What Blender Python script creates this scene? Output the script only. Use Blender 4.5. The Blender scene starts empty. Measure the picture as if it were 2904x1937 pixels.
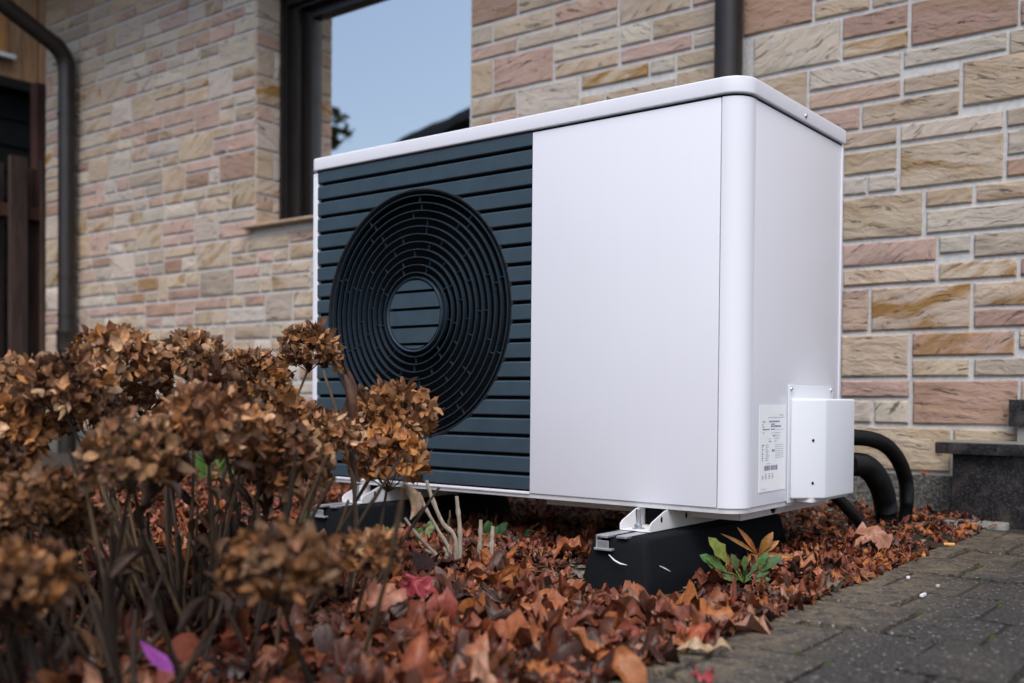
import bpy, bmesh, math, random
import numpy as np
from mathutils import Vector, Matrix, noise
R = math.radians
sc = bpy.context.scene
col = sc.collection
rnd = random.Random(7)
nrs = np.random.RandomState(11)

# ---------------------------------------------------------------- camera
cam = bpy.data.objects.new('camera', bpy.data.cameras.new('camera'))
col.objects.link(cam)
CAM = Vector((0.920, -1.940, 0.225))
_y, _p, _r = R(37.865), R(-1.026), R(0.499)
_f = Vector((-math.sin(_y)*math.cos(_p), math.cos(_y)*math.cos(_p), math.sin(_p)))
_x = _f.cross(Vector((0, 0, 1))).normalized(); _u = _x.cross(_f)
_rx = math.cos(_r)*_x + math.sin(_r)*_u
_ux = -math.sin(_r)*_x + math.cos(_r)*_u
cam.matrix_world = Matrix(((_rx.x, _ux.x, -_f.x, CAM.x), (_rx.y, _ux.y, -_f.y, CAM.y), (_rx.z, _ux.z, -_f.z, CAM.z), (0, 0, 0, 1)))
cam.data.sensor_width = 36; cam.data.lens = 36.25
cam.data.shift_y = 0.0726
cam.data.clip_start = 0.05; cam.data.clip_end = 500
cam.data.dof.use_dof = True
cam.data.dof.focus_distance = 2.2
cam.data.dof.aperture_fstop = 2.9
sc.camera = cam

# ---------------------------------------------------------------- sky, sun, exposure
SUN_EL, SUN_AZ = R(56), R(148)          # azimuth measured clockwise from +Y: behind the camera's right
w = bpy.data.worlds.new('World'); sc.world = w; w.use_nodes = True
nt = w.node_tree
sky = nt.nodes.new('ShaderNodeTexSky'); sky.sky_type = 'NISHITA'; sky.sun_disc = False
sky.sun_elevation = SUN_EL; sky.sun_rotation = SUN_AZ
sky.air_density = 1.0; sky.dust_density = 2.6; sky.ozone_density = 1.0
bg = nt.nodes['Background']; bg.inputs['Strength'].default_value = 0.115
nt.links.new(sky.outputs[0], bg.inputs['Color'])
sun = bpy.data.objects.new('sun', bpy.data.lights.new('sun', 'SUN')); col.objects.link(sun)
sun.data.energy = 1.25; sun.data.angle = R(38); sun.data.color = (1.0, 0.97, 0.93)
sd = Vector((math.sin(SUN_AZ)*math.cos(SUN_EL), math.cos(SUN_AZ)*math.cos(SUN_EL), math.sin(SUN_EL)))
sun.rotation_euler = sd.to_track_quat('Z', 'Y').to_euler()
sc.view_settings.view_transform = 'Standard'; sc.view_settings.look = 'None'
sc.view_settings.exposure = 0.82; sc.view_settings.gamma = 1.0
sc.view_settings.use_curve_mapping = False

# ---------------------------------------------------------------- helpers
def tag(o, label=None, cat=None, group=None, kind=None):
    if label: o['label'] = label
    if cat: o['category'] = cat
    if group: o['group'] = group
    if kind: o['kind'] = kind
    return o
def empty(name, loc, label, cat, group=None):
    o = bpy.data.objects.new(name, None); col.objects.link(o); o.location = loc
    o.empty_display_size = 0.05
    return tag(o, label, cat, group)

class MB:
    def __init__(s): s.v = []; s.f = []; s.m = []; s.attr = {}
    def add(s, vs, fs, mi=0):
        b = len(s.v); s.v += [tuple(p) for p in vs]; s.f += [tuple(i+b for i in f) for f in fs]; s.m += [mi]*len(fs)
        return b
    def box(s, x0, x1, y0, y1, z0, z1, mi=0):
        s.add([(x, y, z) for x in (x0, x1) for y in (y0, y1) for z in (z0, z1)],
              [(0,1,3,2),(4,6,7,5),(0,4,5,1),(2,3,7,6),(0,2,6,4),(1,5,7,3)], mi); return s
    def prism(s, poly, axis, a, b, mi=0):
        """2-D polygon extruded along axis ('x': poly is (y,z); 'y': (x,z); 'z': (x,y))"""
        n = len(poly)
        def P(q, t):
            return {'x': (t, q[0], q[1]), 'y': (q[0], t, q[1]), 'z': (q[0], q[1], t)}[axis]
        vs = [P(q, a) for q in poly] + [P(q, b) for q in poly]
        fs = [tuple(range(n-1, -1, -1)), tuple(range(n, 2*n))] + [(i, (i+1) % n, n+(i+1) % n, n+i) for i in range(n)]
        s.add(vs, fs, mi); return s
    def tube(s, path, rad, n=8, caps=True, mi=0):
        path = [Vector(p) for p in path]; k = len(path)
        if not hasattr(rad, '__len__'): rad = [rad]*k
        vs = []; up = Vector((0.31, 0.17, 0.93))
        for i, p in enumerate(path):
            t = (path[min(i+1, k-1)] - path[max(i-1, 0)]).normalized()
            if i == 0:
                a = t.cross(up)
                if a.length < 1e-3: a = t.cross(Vector((1, 0, 0)))
                a.normalize()
            else:
                a = (a - t*a.dot(t)).normalized()
            b = t.cross(a)
            for j in range(n):
                th = 2*math.pi*j/n
                vs.append(p + rad[i]*(math.cos(th)*a + math.sin(th)*b))
        fs = [(i*n+j, i*n+(j+1) % n, (i+1)*n+(j+1) % n, (i+1)*n+j) for i in range(k-1) for j in range(n)]
        if caps: fs += [tuple(range(n-1, -1, -1)), tuple(range((k-1)*n, k*n))]
        s.add(vs, fs, mi); return s
    def lathe(s, prof, c, axis='y', n=48, mi=0, closed=False):
        """prof: list of (r, t) ; revolve around axis through c"""
        k = len(prof); vs = []
        for (r, t) in prof:
            for j in range(n):
                th = 2*math.pi*j/n; a, b = r*math.cos(th), r*math.sin(th)
                vs.append({'y': (c[0]+a, c[1]+t, c[2]+b), 'z': (c[0]+a, c[1]+b, c[2]+t), 'x': (c[0]+t, c[1]+a, c[2]+b)}[axis])
        rng = range(k if closed else k-1)
        fs = [(i*n+j, i*n+(j+1) % n, ((i+1) % k)*n+(j+1) % n, ((i+1) % k)*n+j) for i in rng for j in range(n)]
        s.add(vs, fs, mi); return s
    def build(s, name, mats, parent=None, bevel=0, seg=2, smooth=False, ang=35, recalc=True):
        me = bpy.data.meshes.new(name); me.from_pydata(s.v, [], s.f); me.update()
        if not isinstance(mats, (list, tuple)): mats = [mats]
        for m in mats: me.materials.append(m)
        if any(s.m): me.polygons.foreach_set('material_index', s.m)
        if bevel or recalc:
            bm = bmesh.new(); bm.from_mesh(me)
            if recalc: bmesh.ops.recalc_face_normals(bm, faces=bm.faces)
            if bevel:
                es = [e for e in bm.edges if len(e.link_faces) == 2 and e.calc_face_angle(0) > R(30)]
                bmesh.ops.bevel(bm, geom=es, offset=bevel, segments=seg, profile=0.6, affect='EDGES', clamp_overlap=True)
            bm.to_mesh(me); bm.free()
        for nm, (typ, data) in s.attr.items():
            at = me.attributes.new(nm, typ, 'POINT')
            at.data.foreach_set('vector' if typ == 'FLOAT_VECTOR' else 'color' if typ == 'FLOAT_COLOR' else 'value', np.asarray(data, dtype=np.float32).ravel())
        if smooth or bevel:
            me.polygons.foreach_set('use_smooth', [True]*len(me.polygons)); me.set_sharp_from_angle(angle=R(ang))
        o = bpy.data.objects.new(name, me); col.objects.link(o)
        if parent:
            o.parent = parent
            if parent.type == 'EMPTY' or True:
                o.matrix_parent_inverse = Matrix.Translation(-world_loc(parent))
        return o
def world_loc(o):
    l = Vector(o.location) if not o.parent else Vector((0, 0, 0))
    return l if not o.parent else (Vector((0, 0, 0)))
def rounded(pts, rads, n=6):
    """polygon with rounded corners"""
    out = []; k = len(pts)
    for i in range(k):
        p = Vector(pts[i]); r = rads[i]
        if r <= 0: out.append(tuple(p)); continue
        a = (Vector(pts[i-1])-p).normalized(); b = (Vector(pts[(i+1) % k])-p).normalized()
        h = a.angle(b)/2; d = r/math.tan(h); c = p+(a+b).normalized()*(r/math.sin(h))
        s = p+a*d-c; e = p+b*d-c
        a0 = math.atan2(s.y, s.x); a1 = math.atan2(e.y, e.x); da = (a1-a0+math.pi) % (2*math.pi)-math.pi
        for j in range(n+1):
            t = a0+da*j/n; out.append((c.x+r*math.cos(t), c.y+r*math.sin(t)))
    return out

# ---------------------------------------------------------------- materials
class NT:
    def __init__(s, name):
        s.m = bpy.data.materials.new(name); s.m.use_nodes = True; s.t = s.m.node_tree
        s.b = s.t.nodes['Principled BSDF']; s.out = s.t.nodes['Material Output']
    def n(s, typ, **kw):
        nd = s.t.nodes.new('ShaderNode'+typ)
        for k, v in kw.items():
            if k in nd.inputs: nd.inputs[k].default_value = v
            else: setattr(nd, k, v)
        return nd
    def l(s, a, b): s.t.links.new(a, b)
    def noise(s, vec=None, scale=5, detail=4, rough=0.55, dist=0.0):
        nd = s.n('TexNoise', Scale=scale, Detail=detail, Roughness=rough, Distortion=dist)
        if vec is not None: s.l(vec, nd.inputs['Vector'])
        return nd.outputs['Fac']
    def ramp(s, fac, stops):
        nd = s.n('ValToRGB'); cr = nd.color_ramp
        while len(cr.elements) < len(stops): cr.elements.new(0.5)
        for e, (p, c) in zip(cr.elements, stops):
            e.position = p; e.color = (c, c, c, 1) if not hasattr(c, '__len__') else (*c[:3], 1)
        s.l(fac, nd.inputs[0]); return nd.outputs[0]
    def mix(s, fac, a, b, mode='MIX'):
        nd = s.n('Mix', data_type='RGBA', blend_type=mode)
        for sock, v in ((nd.inputs[0], fac), (nd.inputs[6], a), (nd.inputs[7], b)):
            if hasattr(v, 'is_linked'): s.l(v, sock)
            elif hasattr(v, '__len__'): sock.default_value = (*v[:3], 1)
            else: sock.default_value = v
        return nd.outputs[2]
    def math(s, op, a, b=0.0, clamp=False):
        nd = s.n('Math', operation=op, use_clamp=clamp)
        for sock, v in ((nd.inputs[0], a), (nd.inputs[1], b)):
            if hasattr(v, 'is_linked'): s.l(v, sock)
            else: sock.default_value = v
        return nd.outputs[0]
    def col(s, v):
        if hasattr(v, 'is_linked'): s.l(v, s.b.inputs['Base Color'])
        else: s.b.inputs['Base Color'].default_value = (*v[:3], 1)
    def rough(s, v):
        if hasattr(v, 'is_linked'): s.l(v, s.b.inputs['Roughness'])
        else: s.b.inputs['Roughness'].default_value = v
    def bump(s, h, strength=0.5, dist=0.01, prev=None):
        nd = s.n('Bump', Strength=strength, Distance=dist); s.l(h, nd.inputs['Height'])
        if prev is not None: s.l(prev, nd.inputs['Normal'])
        s.l(nd.outputs[0], s.b.inputs['Normal']); return nd.outputs[0]
    def pos(s): return s.n('NewGeometry').outputs['Position']
    def obj(s): return s.n('TexCoord').outputs['Object']
    def attr(s, name, out='Color'): return s.n('Attribute', attribute_name=name).outputs[out]
    def scale(s, vec, v):
        nd = s.n('Mapping'); nd.inputs['Scale'].default_value = v; s.l(vec, nd.inputs[0]); return nd.outputs[0]

def plain(name, c, rough=0.5, metal=0.0, var=0.15, vs=30, bump=0.0, bs=200, bd=0.001, spec=0.5, coat=0.0):
    k = NT(name); p = k.pos()
    c = Vector(c)
    n = k.noise(p, vs, 4)
    k.col(k.mix(k.ramp(n, [(0.3, 0), (0.7, 1)]), c*(1-var), [min(1, x) for x in c*(1+var)]))
    n2 = k.noise(p, vs*2.3, 3)
    k.rough(k.ramp(n2, [(0.3, max(0, rough-0.08)), (0.7, min(1, rough+0.08))]))
    k.b.inputs['Metallic'].default_value = metal
    k.b.inputs['Specular IOR Level'].default_value = spec
    if coat: k.b.inputs['Coat Weight'].default_value = coat; k.b.inputs['Coat Roughness'].default_value = 0.15
    if bump: k.bump(k.noise(p, bs, 4), bump, bd)
    return k.m

M = {}
def white_paint(name, c, rough):
    k = NT(name); p = k.pos()
    streak = k.noise(k.scale(p, (14, 14, 1.2)), 3, 5, 0.6)
    dirt = k.ramp(streak, [(0.45, 0), (0.8, 1)])
    a = k.mix(k.math('MULTIPLY', dirt, 0.035), c, (0.55, 0.53, 0.50))
    k.col(a)
    k.rough(k.ramp(k.noise(p, 3, 3), [(0.3, rough-0.03), (0.7, rough+0.03)]))
    return k.m
M['white'] = white_paint('white_powder_coat', (0.775, 0.782, 0.850), 0.22)
M['white_box'] = white_paint('white_plastic', (0.70, 0.73, 0.78), 0.42)
M['bracket'] = plain('bracket_white', (0.72, 0.71, 0.72), 0.42, 0, 0.06, 20, 0.05)
M['slate'] = plain('slate_blue_plastic', (0.036, 0.060, 0.080), 0.40, 0, 0.10, 14, 0.12, 900, 0.0005)
M['ring'] = plain('grille_ring_plastic', (0.020, 0.033, 0.048), 0.34, 0, 0.10, 14, 0.05, 600, 0.0004)
M['black'] = plain('black_inside', (0.004, 0.004, 0.005), 0.85, 0, 0.1, 10, spec=0.1)
M['seam'] = plain('dark_gasket', (0.010, 0.011, 0.014), 0.8, spec=0.2)
M['zinc'] = plain('zinc_plated_steel', (0.62, 0.66, 0.70), 0.32, 1.0, 0.1, 60, 0.05, 300)
M['alu'] = plain('dull_aluminium', (0.52, 0.53, 0.55), 0.5, 0.8, 0.15, 60, 0.1, 300)
M['hose'] = plain('black_hose', (0.005, 0.005, 0.006), 0.45, 0, 0.2, 20, 0.1, 300, spec=0.3)
k = NT('recycled_rubber'); p = k.pos()
cr = k.ramp(k.noise(p, 340, 3, 0.7), [(0.62, 0), (0.72, 1)])
k.col(k.mix(k.math('MULTIPLY', cr, 0.35), (0.004, 0.005, 0.007), (0.05, 0.05, 0.055))); k.rough(0.8); k.b.inputs['Specular IOR Level'].default_value = 0.18
k.bump(k.noise(p, 260, 5, 0.7), 0.5, 0.003); M['rubber'] = k.m
M['mark'] = plain('white_mark', (0.75, 0.76, 0.78), 0.6)
M['label'] = plain('label_paper', (0.92, 0.93, 0.95), 0.45, 0, 0.02)
M['ink'] = plain('label_ink', (0.16, 0.18, 0.28), 0.5, 0, 0.1)
M['ink_light'] = plain('label_ink_fine', (0.56, 0.59, 0.67), 0.5, 0, 0.1)

# stone cladding: colour per stone in 'tint', rotated vein coordinates in 'tc', rust amount in 'rust'
k = NT('sandstone'); tc = k.attr('tc', 'Vector'); tint = k.attr('tint'); rust = k.attr('rust', 'Fac')
warp = k.n('TexNoise', Scale=9.0, Detail=3.0); k.l(tc, warp.inputs['Vector'])
va = k.n('VectorMath', operation='MULTIPLY_ADD'); k.l(warp.outputs['Color'], va.inputs[0]); va.inputs[1].default_value = (0.05, 0.05, 0.05); k.l(tc, va.inputs[2])
wv = va.outputs[0]
band = k.noise(k.scale(wv, (5, 34, 20)), 1.0, 5, 0.6)
grit = k.noise(tc, 330, 4, 0.7)
blot = k.noise(tc, 14, 4, 0.6)
c1 = k.mix(k.math('MULTIPLY', k.ramp(blot, [(0.35, 0), (0.7, 1)]), 0.55), tint, k.mix(1.0, tint, (1.16, 1.12, 1.04), 'MULTIPLY'))
c2 = k.mix(k.math('MULTIPLY', k.ramp(band, [(0.30, 1), (0.46, 0)]), 0.42), c1, k.mix(1.0, tint, (0.62, 0.55, 0.50), 'MULTIPLY'))
rb = k.noise(k.scale(wv, (4, 17, 9)), 1.0, 4, 0.55)
rm = k.math('MULTIPLY', k.ramp(rb, [(0.50, 0), (0.62, 1)]), rust, True)
c3 = k.mix(rm, c2, (0.34, 0.185, 0.055))
crk = k.noise(k.scale(wv, (10, 70, 45)), 1.0, 4, 0.6, 0.5)
crack = k.ramp(crk, [(0.345, 1), (0.385, 0)])
c4 = k.mix(k.math('MULTIPLY', crack, 0.75), c3, (0.115, 0.085, 0.062))
c5 = k.mix(k.math('MULTIPLY', k.ramp(grit, [(0.3, 1), (0.5, 0)]), 0.25), c4, k.mix(1.0, c4, (0.6, 0.57, 0.55), 'MULTIPLY'))
k.col(c5); k.rough(0.88); k.b.inputs['Specular IOR Level'].default_value = 0.25
rg = k.n('TexNoise', noise_type='RIDGED_MULTIFRACTAL', Scale=1.0, Detail=5.0, Roughness=0.6, Lacunarity=2.2); k.l(k.scale(wv, (8, 34, 22)), rg.inputs['Vector'])
b1 = k.bump(k.math('ADD', k.math('MULTIPLY', rg.outputs['Fac'], 0.35), k.noise(k.scale(wv, (16, 40, 30)), 1.0, 7, 0.66, 0.3)), 0.95, 0.012)
b2 = k.bump(k.ramp(crk, [(0.30, 0), (0.42, 1)]), 0.7, 0.006, b1)
k.bump(grit, 0.35, 0.003, b2); M['stone'] = k.m
k = NT('mortar'); p = k.pos()
k.col(k.mix(k.ramp(k.noise(p, 60, 5), [(0.3, 0), (0.7, 1)]), (0.50, 0.495, 0.49), (0.66, 0.655, 0.65))); k.rough(0.95)
k.bump(k.noise(p, 260, 4), 0.5, 0.004); M['mortar'] = k.m
k = NT('rough_plinth_render'); p = k.pos()
pn = k.noise(p, 110, 4, 0.7)
k.col(k.mix(k.ramp(pn, [(0.45, 0), (0.7, 1)]), (0.085, 0.08, 0.072), (0.34, 0.33, 0.31))); k.rough(0.95)
k.bump(pn, 0.9, 0.012); M['plinth'] = k.m
k = NT('polished_granite'); p = k.pos()
gv = k.n('TexVoronoi', Scale=190.0); k.l(p, gv.inputs['Vector'])
g2 = k.noise(p, 240, 3, 0.7)
gc = k.mix(k.ramp(g2, [(0.50, 0), (0.66, 1)]), (0.010, 0.010, 0.012), (0.078, 0.073, 0.075))
k.col(k.mix(k.math('MULTIPLY', k.ramp(k.noise(p, 21, 4), [(0.5, 0), (0.7, 1)]), 0.35), gc, (0.15, 0.12, 0.11))); k.rough(0.38); M['granite'] = k.m
k = NT('granite_top_pale'); p = k.pos(); g2 = k.noise(p, 240, 3, 0.7)
k.col(k.mix(k.ramp(g2, [(0.4, 0), (0.7, 1)]), (0.16, 0.158, 0.14), (0.29, 0.285, 0.255))); k.rough(0.55); M['granite_top'] = k.m  # paler granite for the top face of the step slab

def wood(name, a, b, rough=0.7, sc_=(60, 60, 3)):
    k = NT(name); p = k.pos(); oi = k.n('ObjectInfo').outputs['Random']
    v = k.n('VectorMath', operation='ADD'); cx = k.n('CombineXYZ'); k.l(k.math('MULTIPLY', oi, 40), cx.inputs[2])
    k.l(p, v.inputs[0]); k.l(cx.outputs[0], v.inputs[1])
    g = k.noise(k.scale(v.outputs[0], sc_), 1, 6, 0.6, 0.8)
    kn = k.noise(k.scale(v.outputs[0], (6, 6, 2.0)), 1, 3)
    c = k.mix(k.ramp(g, [(0.3, 0), (0.7, 1)]), a, b)
    c = k.mix(k.math('MULTIPLY', k.ramp(kn, [(0.5, 0), (0.7, 1)]), 0.5), c, Vector(a)*0.5)
    k.col(c); k.rough(rough); k.bump(g, 0.4, 0.003); return k.m
M['fence'] = wood('dark_fence_wood', (0.022, 0.012, 0.009), (0.095, 0.056, 0.042))
M['fence_red'] = wood('red_brown_post_wood', (0.05, 0.017, 0.010), (0.095, 0.036, 0.022))
M['timber'] = wood('weathered_orange_timber', (0.17, 0.075, 0.022), (0.42, 0.24, 0.12))
M['timber_trim'] = wood('orange_timber_trim', (0.26, 0.105, 0.022), (0.42, 0.19, 0.06))
M['shed_black'] = plain('black_stained_boards', (0.0045, 0.0045, 0.005), 0.7, 0, 0.25, 12, spec=0.2)
M['frame'] = plain('dark_brown_window_frame', (0.009, 0.0065, 0.006), 0.36, 0, 0.2, 8)
M['rail'] = plain('shutter_guide_rail', (0.035, 0.030, 0.032), 0.35, 0.3, 0.1, 8)
M['pipe'] = plain('dark_brown_downpipe', (0.028, 0.023, 0.022), 0.36, 0.25, 0.2, 9, 0.05, 60)
M['sill'] = plain('sandstone_sill', (0.42, 0.31, 0.22), 0.7, 0, 0.15, 25, 0.3, 220, 0.002)
M['room'] = plain('dim_room', (0.05, 0.052, 0.055), 0.9)
M['soffit'] = wood('brown_soffit', (0.035, 0.02, 0.013), (0.07, 0.042, 0.028))
M['rooftile'] = plain('dark_roof_tiles', (0.035, 0.032, 0.032), 0.6, 0, 0.3, 3)
M['plaster'] = plain('grey_green_plaster', (0.16, 0.17, 0.165), 0.9, 0, 0.12, 2)
M['metal_white'] = plain('white_metal_sill', (0.6, 0.61, 0.63), 0.4)
M['concrete'] = plain('grey_concrete', (0.24, 0.23, 0.21), 0.9, 0, 0.2, 60, 0.5, 300, 0.003)

# window glass: mirror-like double glazing
k = NT('window_glass')
gl = k.n('BsdfGlossy', Roughness=0.015); gl.inputs['Color'].default_value = (1.0, 0.97, 0.93, 1)
tr = k.n('BsdfTransparent'); tr.inputs['Color'].default_value = (0.95, 0.98, 0.97, 1)
fr = k.n('Fresnel', IOR=2.1); mx = k.n('MixShader')
fac = k.math('ADD', k.math('MULTIPLY', fr.outputs[0], 0.9), 0.70, True)
bn = k.n('Bump', Strength=0.035, Distance=0.02); k.l(k.noise(k.pos(), 2.2, 2), bn.inputs['Height']); k.l(bn.outputs[0], gl.inputs['Normal'])
k.l(fac, mx.inputs[0]); k.l(tr.outputs[0], mx.inputs[1]); k.l(gl.outputs[0], mx.inputs[2]); k.l(mx.outputs[0], k.out.inputs['Surface'])
M['glass'] = k.m
k = NT('sheer_curtain')
df = k.n('BsdfDiffuse'); df.inputs['Color'].default_value = (0.8, 0.82, 0.84, 1)
tr = k.n('BsdfTransparent'); mx = k.n('MixShader')
sx = k.n('SeparateXYZ'); k.l(k.obj(), sx.inputs[0])
zz = k.math('ADD', sx.outputs[2], k.math('MULTIPLY', k.math('SINE', k.math('MULTIPLY', sx.outputs[0], 14.0)), 0.018))
st = k.math('GREATER_THAN', k.math('SINE', k.math('MULTIPLY', zz, 125.0)), 0.55)
zone = k.math('MULTIPLY', k.math('GREATER_THAN', zz, 1.70), k.math('LESS_THAN', zz, 2.0))
k.l(k.math('ADD', k.math('MULTIPLY', k.math('MULTIPLY', st, zone), 0.72), 0.24), mx.inputs[0])
k.l(tr.outputs[0], mx.inputs[1]); k.l(df.outputs[0], mx.inputs[2]); k.l(mx.outputs[0], k.out.inputs['Surface'])
M['sheer'] = k.m

# leaves and dry plants, colour from 'tint'
def foliage(name, rough=0.7, vein=0.25, transl=0.15, bs=60):
    k = NT(name); t = k.attr('tint'); p = k.pos()
    n = k.noise(p, bs, 4, 0.6)
    c = k.mix(k.ramp(n, [(0.3, 1), (0.65, 0)]), t, k.mix(1.0, t, (0.55, 0.5, 0.45), 'MULTIPLY'))
    c = k.mix(k.math('MULTIPLY', k.ramp(k.noise(p, bs*3.1, 3), [(0.58, 0), (0.7, 1)]), vein), c, k.mix(1.0, t, (1.5, 1.6, 1.6), 'MULTIPLY'))
    k.col(c); k.rough(rough); k.b.inputs['Specular IOR Level'].default_value = 0.35
    k.bump(n, 0.5, 0.004)
    if transl:
        tb = k.n('BsdfTranslucent'); k.l(c, tb.inputs['Color']); mx = k.n('MixShader'); mx.inputs[0].default_value = transl
        k.l(k.b.outputs[0], mx.inputs[1]); k.l(tb.outputs[0], mx.inputs[2]); k.l(mx.outputs[0], k.out.inputs['Surface'])
    return k.m
M['leaf'] = foliage('dead_leaf', 0.42, 0.30, 0.08)
M['petal'] = foliage('dry_sepal', 0.62, 0.3, 0.18, 90)
M['green'] = foliage('green_leaf', 0.45, 0.2, 0.2, 80)
M['crown'] = foliage('tree_foliage', 0.6, 0.2, 0.2, 3)
M['stem'] = wood('dry_stem', (0.055, 0.031, 0.014), (0.150, 0.094, 0.046), 0.8, (200, 200, 12))
M['stem_dark'] = wood('dark_dry_stem', (0.013, 0.007, 0.004), (0.045, 0.025, 0.012), 0.8, (200, 200, 12))
M['stem_pale'] = wood('pale_cut_stem', (0.26, 0.20, 0.14), (0.50, 0.43, 0.35), 0.8, (200, 200, 12))
M['bark'] = wood('bark', (0.04, 0.03, 0.02), (0.1, 0.08, 0.06))
k = NT('dark_soil'); p = k.pos()
s1 = k.noise(p, 55, 6, 0.7); s2 = k.noise(p, 210, 4, 0.7)
k.col(k.mix(k.ramp(s2, [(0.52, 0), (0.7, 1)]), k.mix(k.ramp(s1, [(0.35, 0), (0.7, 1)]), (0.016, 0.011, 0.008), (0.055, 0.038, 0.027)), (0.15, 0.12, 0.10)))
k.rough(0.95); k.bump(s1, 0.9, 0.02); M['soil'] = k.m
k = NT('gravel_stone'); oi = k.n('ObjectInfo').outputs['Random']
k.col(k.mix(k.ramp(k.noise(k.pos(), 70, 3), [(0.3, 0), (0.7, 1)]), (0.09, 0.075, 0.06), (0.30, 0.26, 0.21))); k.rough(0.85); M['gravel'] = k.m
k = NT('concrete_paver'); p = k.pos(); oi = k.n('ObjectInfo').outputs['Random']
agg = k.noise(p, 190, 3, 0.6)
big = k.noise(p, 62, 4, 0.65)
base = k.mix(k.ramp(agg, [(0.42, 0), (0.66, 1)]), (0.012, 0.011, 0.010), (0.092, 0.083, 0.076))
base = k.mix(k.math('MULTIPLY', k.ramp(big, [(0.55, 0), (0.72, 1)]), 0.5), base, (0.024, 0.022, 0.022))
ag = k.n('TexVoronoi', Scale=105.0); k.l(p, ag.inputs['Vector'])
chip = k.math('MULTIPLY', k.math('LESS_THAN', ag.outputs['Distance'], 0.27), k.ramp(ag.outputs['Color'], [(0.60, 0), (0.75, 1)]))
base = k.mix(k.math('MULTIPLY', chip, 0.85), base, (0.36, 0.33, 0.31))
sx = k.n('SeparateXYZ'); k.l(p, sx.inputs[0])
edge = k.math('ADD', k.ramp(k.math('ADD', sx.outputs[0], 0.0), [(0.27, 1), (0.44, 0)]), k.math('MULTIPLY', k.math('SUBTRACT', k.noise(p, 6, 4, 0.6), 0.5), 1.5), True)
dirt = k.math('MULTIPLY', edge, k.ramp(k.noise(p, 34, 5, 0.7), [(0.36, 0), (0.62, 1)]), True)
base = k.mix(k.math('MULTIPLY', dirt, 0.75), base, (0.215, 0.165, 0.102))
k.col(k.mix(k.math('MULTIPLY', oi, 0.3), base, k.mix(1.0, base, (0.7, 0.68, 0.66), 'MULTIPLY')))
k.rough(k.ramp(big, [(0.3, 0.62), (0.7, 0.85)]))
k.bump(big, 0.8, 0.014, k.bump(agg, 0.7, 0.006)); M['paver'] = k.m
M['joint'] = plain('joint_sand', (0.022, 0.018, 0.013), 0.95, 0, 0.3, 60, 0.5, 200, 0.004)
M['moss'] = plain('moss', (0.040, 0.058, 0.010), 0.9, 0, 0.35, 120, 0.8, 400, 0.004)
M['butt'] = plain('cigarette_filter', (0.62, 0.33, 0.08), 0.7, 0, 0.15, 300)
M['paper'] = plain('white_scrap', (0.70, 0.71, 0.75), 0.6)
M['pink'] = plain('magenta_petal', (0.46, 0.11, 0.50), 0.5, 0, 0.12, 40)
M['pebble'] = plain('pale_pebble', (0.42, 0.37, 0.30), 0.8, 0, 0.2, 40, 0.2, 200)

# ================================================================ setting: ground and paving
GZ = -0.165                        # soil level
PZ = -0.135                        # paving level
WY = 1.5                           # mortar plane of the house wall
def ground_h(x, y):
    """soil height: slightly raised towards the wall, hollow round the feet, low behind the camera"""
    h = 0.020*max(0.0, min(1.0, (y-0.1)/1.0))
    h += -0.013*math.exp(-((x+.2)/.2)**2-((y+.2)/.17)**2)+0.012*noise.noise(Vector((x*3.1, y*3.1, 0.3))) + 0.006*noise.noise(Vector((x*11, y*11, 2.3)))
    return GZ+h
g = MB()
xs_ = np.concatenate([[-60, -30, -15, -9], np.arange(-7.5, 0.0, 0.06), np.arange(0.0, 0.19, 0.06), [0.19, 0.30, 2, 8, 30, 60]])
ys_ = np.concatenate([[-60, -30, -12, -5, -3], np.arange(-2.4, 1.5, 0.06), [1.5, 3, 8, 30, 60]])
nx_, ny_ = len(xs_), len(ys_)
vs = []
for y in ys_:
    for x in xs_:
        inner = -7.6 < x < 0.18 and -2.5 < y < 1.5
        vs.append((x, y, ground_h(x, y) if inner else (GZ if x < 0.18 else GZ-0.01)))
g.add(vs, [(j*nx_+i, j*nx_+i+1, (j+1)*nx_+i+1, (j+1)*nx_+i) for j in range(ny_-1) for i in range(nx_-1)])
ground = g.build('ground', M['soil'], smooth=True, ang=180); tag(ground, kind='structure')

# paving: a sand bed and one object per paver, running bond, rows along X
pv = MB().box(0.193, 2.6, -3.4, WY-0.002, GZ-0.02, PZ-0.007)
paving = pv.build('paving', M['joint']); tag(paving, kind='structure')
PW, PL = 0.138, 0.2115
def paver_mesh(w, l, seed):
    q = random.Random(seed); m = MB()
    g_ = 0.0042
    pts = rounded([(g_, g_), (w-g_, g_), (w-g_, l-g_), (g_, l-g_)], [0.007]*4, 2)
    pts = [(x+q.uniform(-.0016, .0016), y+q.uniform(-.0016, .0016)) for x, y in pts]
    m.prism(pts, 'z', -0.05, 0.0)
    return m
pav_cache = []
for s_ in range(5):
    o = paver_mesh(PW, PL, s_).build('paver', M['paver'], bevel=0.0065, seg=2)
    pav_cache.append(o.data); bpy.data.objects.remove(o)
def cut_mesh(w, s_):
    o = paver_mesh(w, PL, 40+s_).build('paver', M['paver'], bevel=0.0065, seg=2); d = o.data; bpy.data.objects.remove(o); return d
half = [cut_mesh(0.066, s_) for s_ in range(3)]
def put_paver(me, x, y):
    o = bpy.data.objects.new('paver', me); col.objects.link(o); o.parent = paving
    o.location = (x, y, PZ+rnd.uniform(-0.0045, 0.0020)); o.rotation_euler = (rnd.uniform(-.016, .016), rnd.uniform(-.022, .022), rnd.uniform(-.006, .006))
row0 = -0.542
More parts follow.
